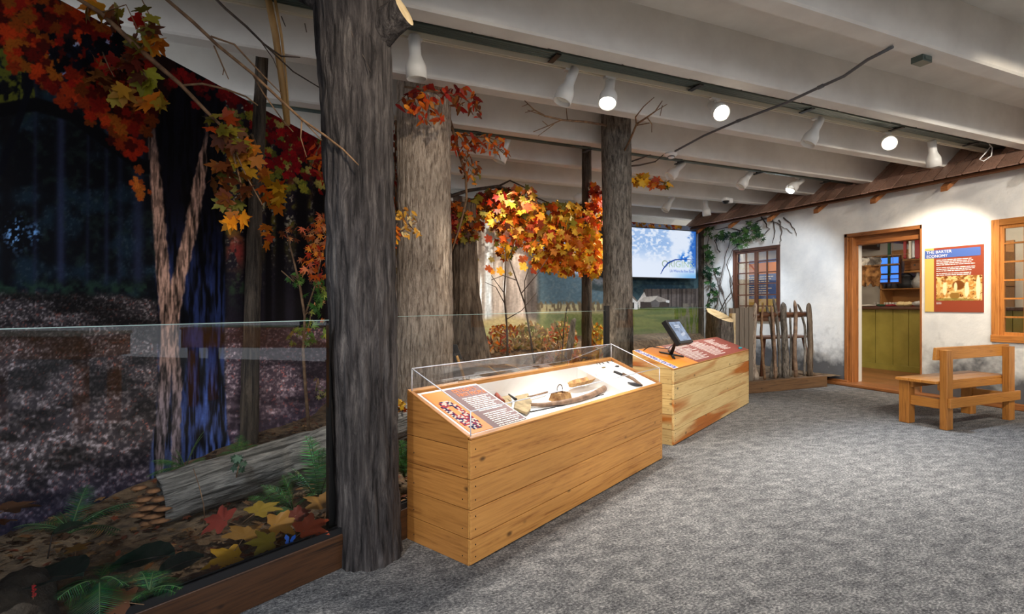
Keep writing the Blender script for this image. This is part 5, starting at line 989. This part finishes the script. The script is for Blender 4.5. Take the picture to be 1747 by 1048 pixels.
# ---------------------------------------------------------------- screen on the mural
SC=[onV(1191,393,7.55)]; p=onV(1188,394,7.50); W_=2.02; H_=1.02*1.0
zt=p.z; zb=onV(1184,477,7.55).z; x1=p.x
r=empty('wall_screen','large flat screen glowing pale blue with leaf pattern and the word ORIGINS','screen',(x1-W_/2,7.52,(zt+zb)/2))
H_=zt-zb; mb=MB(); mb.box((-W_/2,-.025,-H_/2),(W_/2,.04,H_/2)); mb.build('screen_bezel','black_rubber',r,bevel=.004)
mb=MB(); mb.box((-.3,.041,-.2),(.3,.225,.2)); mb.build('wall_bracket','black_metal',r)
nu,nv=260,140; I,J=np.meshgrid(np.linspace(0,1,nu),np.linspace(0,1,nv),indexing='ij'); Pp=np.stack([-W_/2+.018+(W_-.036)*I,np.full(I.shape,-.0262),-H_/2+.018+(H_-.036)*J],-1)
cc=np.zeros(Pp.shape)+np.array([226,236,252.]); f=fbm(I*10,J*7,5); f2=fbm(I*34,J*22,6,3)
k=sm(.30,.62,f2)*sm(.25,.75,J)*(1-sm(.72,.80,I+.12*f)); cc=mixc(cc,k*.85,[128,170,226]); k=sm(.5,.7,f2)*sm(.4,.9,J)*(1-sm(.7,.8,I)); cc=mixc(cc,k*.6,[176,200,236])
cc=mixc(cc,sm(.90,.97,I+.10*f2-.05)*sm(.12,.3,J)*.9,[24,92,190]); cc=mixc(cc,np.exp(-((I-.86)/.05)**2-((J-.42)/.10)**2)*sm(.4,.6,f2)*1.4,[30,110,210]); cc=mixc(cc,sm(.66,1.0,I)*(1-sm(0,.22,J))*.7,[60,150,226])
gridmesh('screen_image',Pp,'screen',r,cols=cc,smooth=False)
ux,uy=Vector((1,0,0)),Vector((0,0,1)); y_=-.0268
flat('logo_pale',(150,172,150),.5,emit=.3); flat('logo_blue',(14,64,150),.5,emit=.3)
text('ORIGINS:',.17,(W_/2-.80+.0,y_,-H_/2+.21),ux,uy,'logo_pale',r,width=.74); text('Life Where the River Bends',.07,(W_/2-.62,y_,-H_/2+.12),ux,uy,'logo_blue',r,width=.56)
mb=MB(); pts=[(W_/2-.82,-H_/2+.08),(W_/2-.76,-H_/2+.18),(W_/2-.66,-H_/2+.28),(W_/2-.50,-H_/2+.345),(W_/2-.30,-H_/2+.36),(W_/2-.06,-H_/2+.36)]
mb.tube([(x,y_,z) for x,z in pts],[.006,.012,.016,.014,.010,.004],6); mb.build('logo_stroke','logo_blue',r)
# ---------------------------------------------------------------- stump post, boards, stick fence at the cabin
p=onV(1228,540,4.98); r=empty('cut_post','thick grey bark post with a pale slanting cut top at the end of the glass','post',(p.x,p.y,0))
D=(p-C0).dot(FWD); R0=22*D/F
n=60; Z=np.linspace(0,1,60); P=np.zeros((n,61,3)); zc=at(1228,535,D).z
for i in range(n):
    a=2*math.pi*i/n
    dv_=Vector((math.cos(a),math.sin(a),0)).dot((RGT*.62-FWD*.78)); zt_=zc-.02-.085*dv_
    for j in range(60):
        z=zt_*j/59; rr_=R0+.006*(mnoise.noise(Vector((math.cos(a)*4,math.sin(a)*4,z*5)))*2); P[i,j]=(rr_*math.cos(a),rr_*math.sin(a),z)
    P[i,60]=(0,0,zc+.0)
o=gridmesh('post_trunk',P[:,:60],'bark_mottled',r,closed=True); mb=MB(); mb.add([tuple(P[i,59]) for i in range(n)],[tuple(range(n))]); mb.build('cut_top','cut_wood',r)
mb=MB(); mb.obox((R0+.005,-.04,0),(.055,0,0),(0,.05,0),(0,0,zc+.0)); mb.build('side_board','cut_wood',r)
q=onV(1262,600,5.02); r=empty('board_fence','four weathered grey upright boards between the cut post and the stick fence','fence',(q.x,q.y,.0))
for i,(x0,x1_,yt) in enumerate(((1253,1259,526),(1260,1267,524),(1268,1275,525),(1276,1283,524),(1243,1251,526))):
    a=onV(x0,yt,5.04); b=onV(x1_,yt,5.04); mb=MB(); mb.box((a.x-q.x,0,.0),(b.x-q.x,.018,a.z)); mb.build('board','greyboard',r)
mb=MB(); a=onV(1243,560,5.07); b=onV(1284,560,5.07); mb.box((a.x-q.x,.019,.85),(b.x-q.x,.05,.92)); mb.build('cross_rail','greyboard',r)
# curb and raised ground in front of the cabin
r=empty('wooden_curb','rough wooden curb step in front of the stick fence','curb',(5.30,4.90,0)); mb=MB(); mb.box((0,0,0),(1.50,.07,.15)); mb.box((1.43,.07,0),(1.50,.16,.15)); mb.build('curb_board','curb_x',r,bevel=.006)
fy=5.06; p0=onV(1286,640,fy); fr=empty('stick_fence','fence of crooked peeled sticks tied to a rough rail before the cabin window','fence',(p0.x,fy,.15))
def fx(cx,cy,V=fy): return onV(1180+cx*.3244,340+cy*.3244,V)
for i,(bot,mids,top,w_) in enumerate([((335,935),[(322,850),(328,700),(330,600)],(335,545),24),((385,935),[(372,820),(366,700),(368,620)],(380,545),13),((415,930),[(432,800),(420,680),(402,600)],(392,558),14),((440,930),[(438,820),(430,680),(424,600)],(420,560),15),((465,930),[(462,800),(452,660),(440,580)],(430,518),17),((495,922),[(492,800),(486,680),(482,600)],(480,542),32),((522,918),[(524,800),(520,680),(519,620)],(518,572),11),((548,918),[(540,780),(546,680),(548,600)],(541,532),19),((592,912),[(598,780),(594,660),(576,590)],(556,550),12),((620,912),[(624,800),(622,680),(618,600)],(617,545),27)]):
    V_=fy-.02 if i%2 else fy+.03; pts=[fx(*bot,V_)]+[fx(*m,V_) for m in mids]+[fx(*top,V_)]; Dd=(pts[0]-C0).dot(FWD); rad=w_*.3244*Dd/F/2
    pts[0].z=.14; pl=[]; 
    for a,b in zip(pts,pts[1:]):
        for k in range(5): t=k/5; q_=a.lerp(b,t); pl.append(q_+Vector((mnoise.noise(Vector((i,q_.z*6,0)))*.008,mnoise.noise(Vector((i,q_.z*6,9)))*.008,0)))
    pl.append(pts[-1]); n=len(pl); rads=[rad*(1.08-.16*k/n+.10*mnoise.noise(Vector((i*3,k*.8,2)))) for k in range(n)]
    if i==0: rads[0]*=1.45; rads[1]*=1.6; rads[2]*=1.3
    rads[-1]=rad*.25; rads[-2]=rad*.75
    mb=MB(); mb.tube(pl,rads,12); adopt(mb.build('stick',['bark_mottled','twig','bark_mottled','club_wood'][i%4] if i not in (0,5,9) else ['bark_tan','','','','','bark_mottled','','','','bark_brown'][i]),fr)
a=fx(298,612,fy+.05); b=fx(604,605,fy+.05); mb=MB(); mb.tube([a,a.lerp(b,.3)+UP*.008,a.lerp(b,.7)-UP*.004,b],[.04,.043,.042,.04],10); adopt(mb.build('rail','dark_x'),fr)
# small dark bench under the cabin window
a=fx(318,715,5.5); b=fx(585,722,5.5); zt=(a.z+b.z)/2; r=empty('small_table','dark slatted outdoor table behind the stick fence','table',((a.x+b.x)/2,5.5,.12)); hw=(b.x-a.x)/2
mb=MB(); 
for k in range(3): mb.box((-hw,-.16+k*.11,zt-.12-.03),(hw,-.06+k*.11,zt-.12))
mb.build('table_top','dark_x',r,bevel=.006)
for sx in (-1,1):
    for sy in (-1,1): mb=MB(); mb.tube([(sx*(hw-.12),sy*.10,zt-.15),(sx*(hw-.02),sy*.14,.0)],.025,8); mb.build('leg','dark_z',r)
# ---------------------------------------------------------------- ivy on the cabin corner
r=empty('ivy_vine','leafy ivy climbing the dark cabin corner and spreading bare vines over the white wall','vine',(7.1,7.6,.1))
mb=MB(); ml=MB(); random.seed(12)
def vx(px,py,o=.03): return onU(px,py,UW-o)
vines=[[(1212,560),(1206,520),(1214,480),(1204,440),(1210,400),(1206,385)],[(1208,560),(1222,520),(1230,470),(1238,430),(1252,400),(1290,378)],[(1232,500),(1220,470),(1212,440)],[(1240,560),(1238,520),(1228,480)],[(1246,560),(1252,520),(1246,480),(1240,450),(1250,425),(1268,410),(1300,385)],[(1222,540),(1246,500),(1250,470)],[(1262,395),(1240,388),(1216,392)],[(1205,470),(1225,500),(1240,545)],[(1290,378),(1310,374),(1330,385),(1352,398)],[(1318,370),(1322,395),(1318,415)],[(1338,372),(1352,385),(1358,402)],[(1300,372),(1312,392),(1296,405)],[(1330,375),(1333,400),(1331,420)],[(1205,520),(1215,545),(1212,575)],[(1228,430),(1218,410),(1232,398)]]
for vn_ in vines:
    pl=[]; pp=[vx(*q_,random.uniform(.02,.05)) for q_ in vn_]
    for a,b in zip(pp,pp[1:]):
        for k in range(4): t=k/4; q_=a.lerp(b,t); pl.append(q_+Vector((0,random.uniform(-.02,.02),random.uniform(-.02,.02))))
    pl.append(pp[-1]); mb.tube(pl,[.012*(1-.75*k/len(pl)) for k in range(len(pl))],6)
adopt(mb.build('vine_stems','vine'),r)
IV=[(40,70,40),(56,92,46),(30,56,40),(70,100,50)]
def ivl(px,py,rx,ry,n,s=.085):
    for _ in range(n): p=onU(px+random.uniform(-rx,rx),py+random.uniform(-ry,ry),UW-random.uniform(.04,.14)); leaf(ml,p,(random.uniform(-.5,.5),random.uniform(-1,1),-1),(-1,-.3,.2+random.uniform(-.4,.5)),s*random.uniform(.7,1.2),random.choice(IV),MS2,.1)
for a_ in ((1238,402,18,8,18),(1266,400,14,10,18),(1282,386,12,8,12),(1292,400,8,7,7),(1262,416,12,6,8),(1206,420,8,24,16),(1210,460,8,22,14),(1214,500,9,20,16),(1222,462,8,8,4),(1214,540,8,16,14),(1302,407,2,2,1),(1208,395,8,8,6)): ivl(*a_)
adopt(ml.build('ivy_leaves','leaf'),r)
mb=MB(); mb.box((7.14,7.66,.10),(7.20,7.74,2.6)); o=mb.build('corner_post','bark_dark'); rebase(o,(7.17,7.70,.10)); tag(o,'dark wooden corner post of the cabin overgrown with ivy','post')
# ---------------------------------------------------------------- wall sign
p00=onU(1578,533,UW-.012); p10=onU(1678,532,UW-.012); p01=onU(1578,425,UW-.012); z0=(p00.z+p10.z)/2; z1=p01.z; Wd=p00.y-p10.y; Hd=z1-z0
r=empty('wall_sign','rust and yellow wall sign with blue heading band reading The Barter Economy','sign',(UW-.012,p00.y,z0)); 
sx=Vector((0,-1,0)); sn=Vector((-1,0,0))
def sb(x0,x1,y0,y1,h0,h1,mat,nm): mb=MB(); mb.obox(sx*x0*Wd+UP*y0*Hd+sn*h0,sx*(x1-x0)*Wd,UP*(y1-y0)*Hd,sn*(h1-h0)); return mb.build(nm,mat,r)
sb(0,1,0,1,-.011,0,'rust_print','sign_board'); sb(0,.165,0,1,.0003,.0013,'yellow_print','yellow_band'); hb=sb(0,.955,.84,.965,.0015,.0025,'blue_print','heading_band')
text('THE BARTER',.046,sx*.03*Wd+UP*.915*Hd+sn*.0026,sx,UP,'white_ink',hb,width=.45*Wd); text('ECONOMY',.046,sx*.03*Wd+UP*.852*Hd+sn*.0026,sx,UP,'white_ink',hb,width=.38*Wd)
mb=MB(); 
for k,(yy,rows) in enumerate(((.80,4),(.68,3),(.59,2))): textlines(mb,sx*.21*Wd+UP*yy*Hd+sn*.0004,sx,UP,.67*Wd,rows,.0255*Hd/1.0,.018*Hd,sn,20+k,ragged=.12)
textlines(mb,sx*.21*Wd+UP*.145*Hd+sn*.0004,sx,UP,.10*Wd,3,.012*Hd,.007*Hd,sn,30); mb.build('body_text','white_ink',r)
nu,nv=110,70; I,J=np.meshgrid(np.linspace(0,1,nu),np.linspace(0,1,nv),indexing='ij'); Pp=np.zeros((nu,nv,3)); Pp[...,0]=-.0016; Pp[...,1]=-(.205+.775*I)*Wd; Pp[...,2]=(.175+.375*J)*Hd
f=fbm(I*14,J*10,7); cc=np.zeros(Pp.shape)+np.array([232,196,130.]); cc=mixc(cc,sm(.42,.6,f),[196,140,70]); cc=mixc(cc,sm(.62,.75,fbm(I*22,J*16,9,3)),[110,60,26]); cc=mixc(cc,sm(.7,.95,J)*.6*sm(.4,.6,f),[120,70,30])
def blob(cx,cy,rx,ry,col_,kk=1): 
    global cc; cc=mixc(cc,(1-sm(.8,1.1,np.hypot((I-cx)/rx,(J-cy)/ry)))*kk,col_)
blob(.50,.62,.14,.20,[120,70,30]); blob(.42,.20,.11,.17,[150,110,50]); blob(.42,.36,.12,.05,[214,180,110]); blob(.20,.50,.05,.30,[240,220,170]); blob(.20,.80,.03,.06,[170,110,60]); blob(.68,.45,.05,.32,[244,226,180]); blob(.68,.80,.03,.06,[170,110,60]); blob(.92,.5,.05,.5,[244,224,180]); blob(.06,.5,.04,.3,[210,170,100]); blob(.44,.55,.04,.2,[236,210,160]); blob(.3,.02,.6,.08,[130,120,56],.7)
gridmesh('market_scene_picture',Pp,'print',r,cols=cc,smooth=False)
# ---------------------------------------------------------------- oak bench
bx0,bx1=5.40,6.62; r=empty('oak_bench','varnished oak bench with a plank backrest standing before the white wall','bench',((bx0+bx1)/2,3.0,0)); hw=(bx1-bx0)/2
def bb(a,b,mat,nm,bev=.004): mb=MB(); mb.box(a,b); return mb.build(nm,mat,r,bevel=bev)
ys0,ys1=-.20,.20; ps=.095
mb=MB(); 
for k in range(3): mb.box((-hw,-.15+k*.117+( .0),.41),(hw,-.15+k*.117+.114,.437))
mb.build('seat','oak_x',r,bevel=.004)
for s in (-1,1):
    x0=-hw+.045 if s<0 else hw-.045-ps
    bb((x0,.10,0),(x0+ps,.19,.41),'oak_z','leg'); bb((x0,-.215,0),(x0+ps,-.155,.725),'oak_z','back_post')
    bb((x0+.02,-.155,.18),(x0+ps-.02,.10,.27),'oak_y','side_rail')
mb=MB(); mb.hexa([(-hw-.01,-.155,.63),(hw+.005,-.155,.63),(hw+.005,-.125,.63),(-hw-.01,-.125,.63),(-hw+.01,-.155,.745),(hw-.01,-.155,.745),(hw-.01,-.125,.745),(-hw+.01,-.125,.745)]); mb.build('backrest','oak_x',r,bevel=.004)
bb((-hw+.05,-.242,.20),(hw-.0,-.217,.29),'oak_x','lower_rail'); bb((-hw+.06,-.153,.35),(hw-.06,-.13,.41),'oak_x','apron'); bb((-hw+.06,.07,.35),(hw-.06,.098,.41),'oak_x','apron')
# ---------------------------------------------------------------- trading shop behind the door
r=empty('shop_counter','mustard green panelled counter with a dark top seen through the doorway','counter',(9.3,4.9,.02))
mb=MB(); y=-1.6; rr=random.Random(2)
while y<1.9: wd=rr.uniform(.20,.34); mb.box((0,y,.10),(.02,y+wd-.006,1.03)); y+=wd
mb.box((-.015,-1.6,0),(.02,1.95,.10)); mb.build('panel_boards','counter_paint',r,bevel=.003); mb=MB(); mb.box((.02,-1.6,0),(.5,1.95,1.03)); mb.build('counter_body','dark_y',r)
mb=MB(); mb.box((-.05,-1.65,1.03),(.55,2.0,1.075)); mb.build('counter_top','dark_y',r,bevel=.006)
CT=1.097
def sh(px,py,U): return onU(px,py,U)
flat('sack_cloth',(206,186,140),.9)
for i,(x,y,sx_,sy_,sz_,mat,lab,nm) in enumerate(((1478,521,.20,.30,.03,'cloth_white','flat folded pale cloth on the left of the shop counter','folded_cloth'),(1503,520,.10,.12,.035,'cloth_green','green folded cloth on the shop counter','folded_cloth'),(1520,520,.12,.14,.035,'crimson','red folded cloth on the shop counter','folded_cloth'),(1538,514,.14,.13,.07,'sack_cloth','plump tan sack lying on the shop counter','sack'),(1549,515,.13,.10,.07,'sack_cloth','second tan sack leaning right of the plump one','sack'),(1566,511,.14,.11,.08,'stoneware','pale bundle at the right end of the shop counter','bundle'))):
    p=sh(x,521,9.55); n_,m_=20,12; P=np.zeros((n_,m_,3))
    for a in range(n_):
        for b_ in range(m_): A_=2*math.pi*a/n_; B_=math.pi*b_/(m_-1); q_=Vector((math.cos(A_)*math.sin(B_),math.sin(A_)*math.sin(B_),math.cos(B_))); k_=1+.25*mnoise.noise(q_*2+Vector((i*5,0,0))); P[a,b_]=(q_.x*sx_*k_*.6,q_.y*sy_*k_*.6,max(0,(q_.z+1)*sz_*k_*.6))
    o=gridmesh(nm,P,mat,closed=True); o.location=(9.55,p.y,CT-.002); tag(o,lab,'cloth' if 'cloth' in nm else 'sack')
# shelving on the back wall
su=10.9; pL=sh(1501,492,10.6); shY1=pL.y; shY0=shY1-1.9
r=empty('shop_shelves','pine wall shelves with drawers holding pewter ware behind the counter','shelves',(10.85,(shY0+shY1)/2,0))
def rb(y0,y1,z0,z1,u0,u1,mat,nm,bev=.003): mb=MB(); mb.box((u0-10.85,y0-(shY0+shY1)/2,z0),(u1-10.85,y1-(shY0+shY1)/2,z1)); return mb.build(nm,mat,r,bevel=bev)
zs=sh(1540,492,10.6).z; zl=sh(1540,519,10.6).z; zd0=sh(1560,461,10.6).z; zd1=sh(1560,444,10.6).z; zt2=sh(1560,424,10.6).z
rb(shY0,shY1,.8,.84,10.6,10.98,'pine_y','shelf'); rb(shY0,shY1,zs-.02,zs,10.6,10.98,'pine_y','shelf'); rb(shY0,shY1,.02,2.2,10.96,10.985,'pine_y','back_panel'); rb(shY1-.03,shY1,.02,2.0,10.6,10.96,'pine_y','side_panel'); rb(shY0,shY0+.03,.02,2.0,10.6,10.96,'pine_y','side_panel')
ym=sh(1541,450,10.6).y
rb(ym-1.2,ym,zd0-.04,zd0-.0,10.62,10.96,'pine_y','shelf'); rb(ym-1.2,ym,zd1+.0,zd1+.025,10.58,10.96,'pine_y','shelf')
for k in range(3):
    a=ym-.02-k*.38; dr=rb(a-.36,a,zd0+.005,zd1-.005,10.6,10.9,'jamb_y','drawer')
    mb=MB(); mb.lathe([(0,-.02),(.012,-.02),(.014,-.01),(.006,0)],(10.6-10.85,ym-.2-k*.38-(shY0+shY1)/2,(zd0+zd1)/2),(1,0,0),10); mb.build('drawer_knob','pewter',dr)
for i,(x,w_,h_,lab,nm,mat) in enumerate(((1507,.07,.16,'leftmost pewter mug on the shop shelf','mug','pewter'),(1518,.05,.15,'second pewter mug on the shop shelf','mug','pewter'),(1527,.06,.17,'third pewter mug on the shop shelf beside the kettle','mug','pewter'),(1545,.12,.30,'tall dark lidded kettle on the shop shelf','kettle','iron'),(1557,.05,.15,'small pewter cup between the kettle and the jug','cup','pewter'),(1566,.09,.30,'grey stoneware jug with narrow neck at the right of the shop shelf','jug','stoneware'))):
    p=sh(x,490,10.72); r=empty(nm,lab,nm,(10.72,p.y,zs)); mb=MB()
    pr=[(0,0),(w_,0),(w_,h_*.7),(w_*.9,h_*.8),(w_*.92,h_),(w_*.85,h_),(w_*.85,h_*.9)] if nm in('mug','cup') else ([(0,0),(w_,0),(w_*1.05,h_*.3),(w_*.9,h_*.75),(w_*.95,h_*.76),(w_*.5,h_*.95),(w_*.1,h_)] if nm=='kettle' else [(0,0),(w_*.8,0),(w_,h_*.25),(w_*.9,h_*.5),(w_*.35,h_*.75),(w_*.3,h_*.95),(w_*.4,h_)])
    mb.lathe(pr,(0,0,0),UP,20); mb.build('vessel_body',mat,r); mb=MB(); mb.tube([(0,-w_*.9,h_*.75),(0,-w_*1.6,h_*.65),(0,-w_*1.6,h_*.3),(0,-w_*.95,h_*.2)],.01,6); mb.build('handle',mat,r)
p=sh(1521,512,10.70); o=empty('red_case','red case with a row of pale rolls on top, on the low shop shelf','case',(10.72,p.y,.84)); 
mb=MB(); mb.box((-.1,-.36,0),(.1,.36,.10+.18)); mb.build('case_box','red_case',o,bevel=.01); mb=MB()
for k in range(12): mb.lathe([(0,0),(.025,0),(.025,.05),(0,.055)],(-.02,-.31+k*.056,.28),UP,10)
mb.build('rolls','cloth_white',o)
# strips hanging from the shop beam
for i,(x,mat,lab) in enumerate(((1499,'iron','thin dark rod hanging in the shop, leftmost'),(1517,'cloth_green','dark green strip hanging in the shop'),(1544,'crimson','dark red strip hanging in the shop, left of the pale one'),(1553,'cloth_white','pale strip hanging in the shop between the red ones'),(1559,'pewter','grey strip hanging in the shop'),(1565,'crimson','bright red strip hanging at the right of the shop doorway'))):
    p=sh(x,430,9.9); mb=MB(); zb_=sh(x,440+(-20 if i==0 else 0)+(30 if i==1 else 0),9.9).z; mb.box((-.012,-.02-(.012 if i==5 else 0),zb_-2.42),(.012,.02+(.012 if i==5 else 0),0)); mb.tube([(-.0,0,zb_-2.42+.01),(0,0,zb_-2.42-.015)],.022,8); o=mb.build('hanging_strip',mat,loc=(9.9,p.y,2.42)); tag(o,lab,'hanging strip')
# pelts
def pelt(label,x0,y0,x1,y1,U,mat,seed,cat='pelt'):
    a=sh(x0,y0,U); b=sh(x1,y1,U); nu,nv=30,26; P=np.zeros((nu,nv,3)); ym_=(a.y+b.y)/2; W_=abs(a.y-b.y); H_=a.z-b.z
    for i in range(nu):
        for j in range(nv):
            f=i/(nu-1); g_=j/(nv-1); rag=1-.22*abs(mnoise.noise(Vector((f*4,seed,0))))*2; P[i,j]=(.10*mnoise.noise(Vector((f*3,g_*3,seed)))+.05*math.sin(f*9),(f-.5)*W_*(1-.2*g_)+.05*mnoise.noise(Vector((f*3,g_*3,seed+7))),-H_*g_*rag)
    o=gridmesh('hanging_pelt',P,mat); o.location=(U,ym_,a.z); md=o.modifiers.new('s','SOLIDIFY'); md.thickness=.02; tag(o,label,cat); return o
pelt('brown fur pelt hanging over the left end of the shop counter',1464,455,1502,489,9.6,'pelt',2); pelt('grey fur pelt hanging above the brown one in the shop',1466,440,1502,460,9.9,'fur_grey',5)
pelt('white cloth hung beside the grey fur at the left of the shop',1466,441,1480,458,9.8,'cloth_white',8,'cloth')
pa=sh(1464,455,9.6); r=empty('pelt_rail','thin wooden rail hung on cords holding the furs over the shop counter','rail',(9.7,pa.y-.2,2.42)); mb=MB(); zr_=pa.z-2.42
mb.tube([(-.1,-.5,zr_),(-.1,.45,zr_)],.014,8); mb.build('rail_bar','twig',r)
for yy in (-.4,.4): mb=MB(); mb.tube([(-.1,yy,zr_),(-.1,yy,0)],.004,6); mb.build('cord','twig',r)
zr_=sh(1466,440,9.9).z-2.42; mb=MB(); mb.tube([(.2,-.5,zr_),(.2,.45,zr_)],.014,8); mb.build('rail_bar','twig',r)
for yy in (-.4,.4): mb=MB(); mb.tube([(.2,yy,zr_),(.2,yy,0)],.004,6); mb.build('cord','twig',r)
# small window at the shop back; its blue panes glow by themselves
a=sh(1501,441,10.58); b=sh(1534,481,10.58); r=empty('lattice_window','small window of six self glowing blue panes above the shop shelf','window',(10.56,(a.y+b.y)/2,b.z)); W_=a.y-b.y; H_=a.z-b.z; mb=MB()
mb.box((0,-W_/2-.03,0),(.04,-W_/2,H_)); mb.box((0,W_/2,0),(.04,W_/2+.03,H_)); mb.box((0,-.02,0),(.04,.02,H_)); mb.box((0,-W_/2,H_*.36-.03),(.04,W_/2,H_*.36)); mb.box((0,-W_/2,H_*.14-.015),(.04,W_/2,H_*.14)) ; mb.box((0,-W_/2,H_*.66),(.04,W_/2,H_*.69)); mb.box((0,-W_/2-.03,-.03),(.04,W_/2+.03,0)); mb.box((0,-W_/2-.03,H_),(.04,W_/2+.03,H_+.03)); mb.build('lattice_frame','dark_z',r)
mb=MB(); mb.box((.02,-W_/2,0),(.025,W_/2,H_)); mb.build('panes','blue_glow_glass',r)
# panel added inside, standing in for a poster reflected in the cabin window
a=onU(1276,453,8.4); b=onU(1310,540,8.4)
r=empty('sign_reflection','orange and blue panel standing in for a poster reflected in the small cabin window','sign',(8.4,(a.y+b.y)/2,0)); W_=1.0; z1=2.0
mb=MB(); mb.box((0,-W_/2,.95),(.02,W_/2,z1)); mb.build('sign_board','blue_print',r); mb=MB(); mb.box((-.003,-W_/2,1.72),(-.001,W_/2,1.94)); mb.build('orange_heading','orange_print',r); mb=MB(); textlines(mb,Vector((-.002,W_/2-.06,1.66)),(0,-1,0),UP,.85,9,.045,.028,(-1,0,0),3); mb.build('body_text','white_ink',r); mb=MB(); mb.box((-.003,-W_/2+.05,.98),(-.001,W_/2-.05,1.24)); mb.build('picture','yellow_print',r)
for s in (-1,1): mb=MB(); mb.box((0,s*.4-.02,.02),(.03,s*.4+.02,.95)); mb.build('leg','black_metal',r)
o=(8.15,min((a.y+b.y)/2,7.2),.02); mb=MB(); mb.box((-.2,-.4,0),(.2,.4,.92)); ob=mb.build('blue_bin','blue_print',loc=o,bevel=.02); tag(ob,'bright blue box inside the cabin below the window','box')
# wooden post and rack seen through the right window
r=empty('glazed_cupboard','wooden cupboard with blue grey panes seen through the right window','cupboard',(9.0,2.9,.02)); mb=MB(); mb.box((0,-.5,0),(.05,-.42,1.9)); mb.box((0,.42,0),(.05,.5,1.9)); mb.box((0,-.5,1.82),(.4,.5,1.9)); mb.box((.35,-.5,0),(.4,.5,1.9)); mb.build('cupboard_frame','jamb_z',r); 
for k in range(4): mb=MB(); mb.box((0,-.42,.3+k*.4),(.35,.42,.33+k*.4)); mb.build('shelf','jamb_y',r)
# point lights added to brighten the shop, given small lamp bodies
for i,(x,y) in enumerate(((8.4,5.0),(9.9,4.6),(8.6,2.9),(8.0,6.4))):
    r=empty('shop_fill_lamp','small round ceiling lamp added to light the shop','lamp',(x,y,2.42),group='small ceiling lamps added to light the shop'); mb=MB(); mb.lathe([(0,0),(.05,0),(.05,-.04),(.04,-.05)],(0,0,0),UP,16); mb.build('lamp_body','white_metal',r); mb=MB(); mb.lathe([(.04,-.05),(.03,-.065),(0,-.07)],(0,0,0),UP,16); mb.build('lamp_glass','lamp_dim',r)
    ld=bpy.data.lights.new('glow','POINT'); ld.energy=26*SPOT; ld.color=(1,.86,.66); ld.shadow_soft_size=.06; lo=bpy.data.objects.new('glow',ld); S.collection.objects.link(lo); lo.parent=r; lo.location=(0,0,-.12)

# ---------------------------------------------------------------- tables of the hall behind the viewpoint (mirrored in the glass)
for lab,a,b,tiles in (('long hall table with wooden apron and pale green tiles on top, behind the viewpoint',(3.0,-1.2),(3.34,.50),1),('hall table with a pale cloth top, farthest behind the viewpoint',(1.55,-2.3),(1.80,-1.03),0)):
    a=Vector(a); b=Vector(b); an=math.atan2((b-a).y,(b-a).x); Ln=(b-a).length; r=empty('hall_table',lab,'table',(a.x,a.y,0),an)
    mb=MB(); mb.box((0,-.55,.66),(Ln,.0,.86)); mb.build('apron','oak_x',r,bevel=.004)
    mb=MB(); mb.box((-.01,-.56,.861),(Ln+.01,.01,.885)); mb.build('table_top','cloth_white' if not tiles else 'case_x',r)
    for x in (.05,Ln-.13):
        for y in (-.5,-.12): mb=MB(); mb.box((x,y,0),(x+.08,y+.08,.655)); mb.build('leg','oak_z',r)
    if tiles:
        q=Matrix.Translation((a.x,a.y,0))@Matrix.Rotation(an,4,'Z')
        for k,x in enumerate((.1,.75)): mb=MB(); mb.box((0,0,0),(.5,.3,.012)); o=mb.build('pale_tile','pale_green'); o.location=q@Vector((x,-.34,.886)); o.rotation_euler=(.0,0,an); tag(o,['pale green tile at the far end of the long hall table','pale green tile at the middle of the long hall table'][k],'tile')
        mb=MB(); mb.box((0,0,0),(.14,.012,.12)); o=mb.build('table_card','navy_print'); o.location=q@Vector((1.3,-.05,.886)); o.rotation_euler=(0,0,an); tag(o,'small navy card standing on the long hall table','card')
for P,aim in (((1.3,.4,ZTR),(3.1,-.4,.75)),((.1,.4,ZTR),(1.6,-1.6,.75))):  # two unseen lamps added so the tables show in the glass
    P=Vector(P); lamp(P,Vector(aim)-P,'added unseen white spotlight on the track behind the viewpoint',energy=260,color=WARM,size=70,group='added unseen spotlights on the track behind the viewpoint')
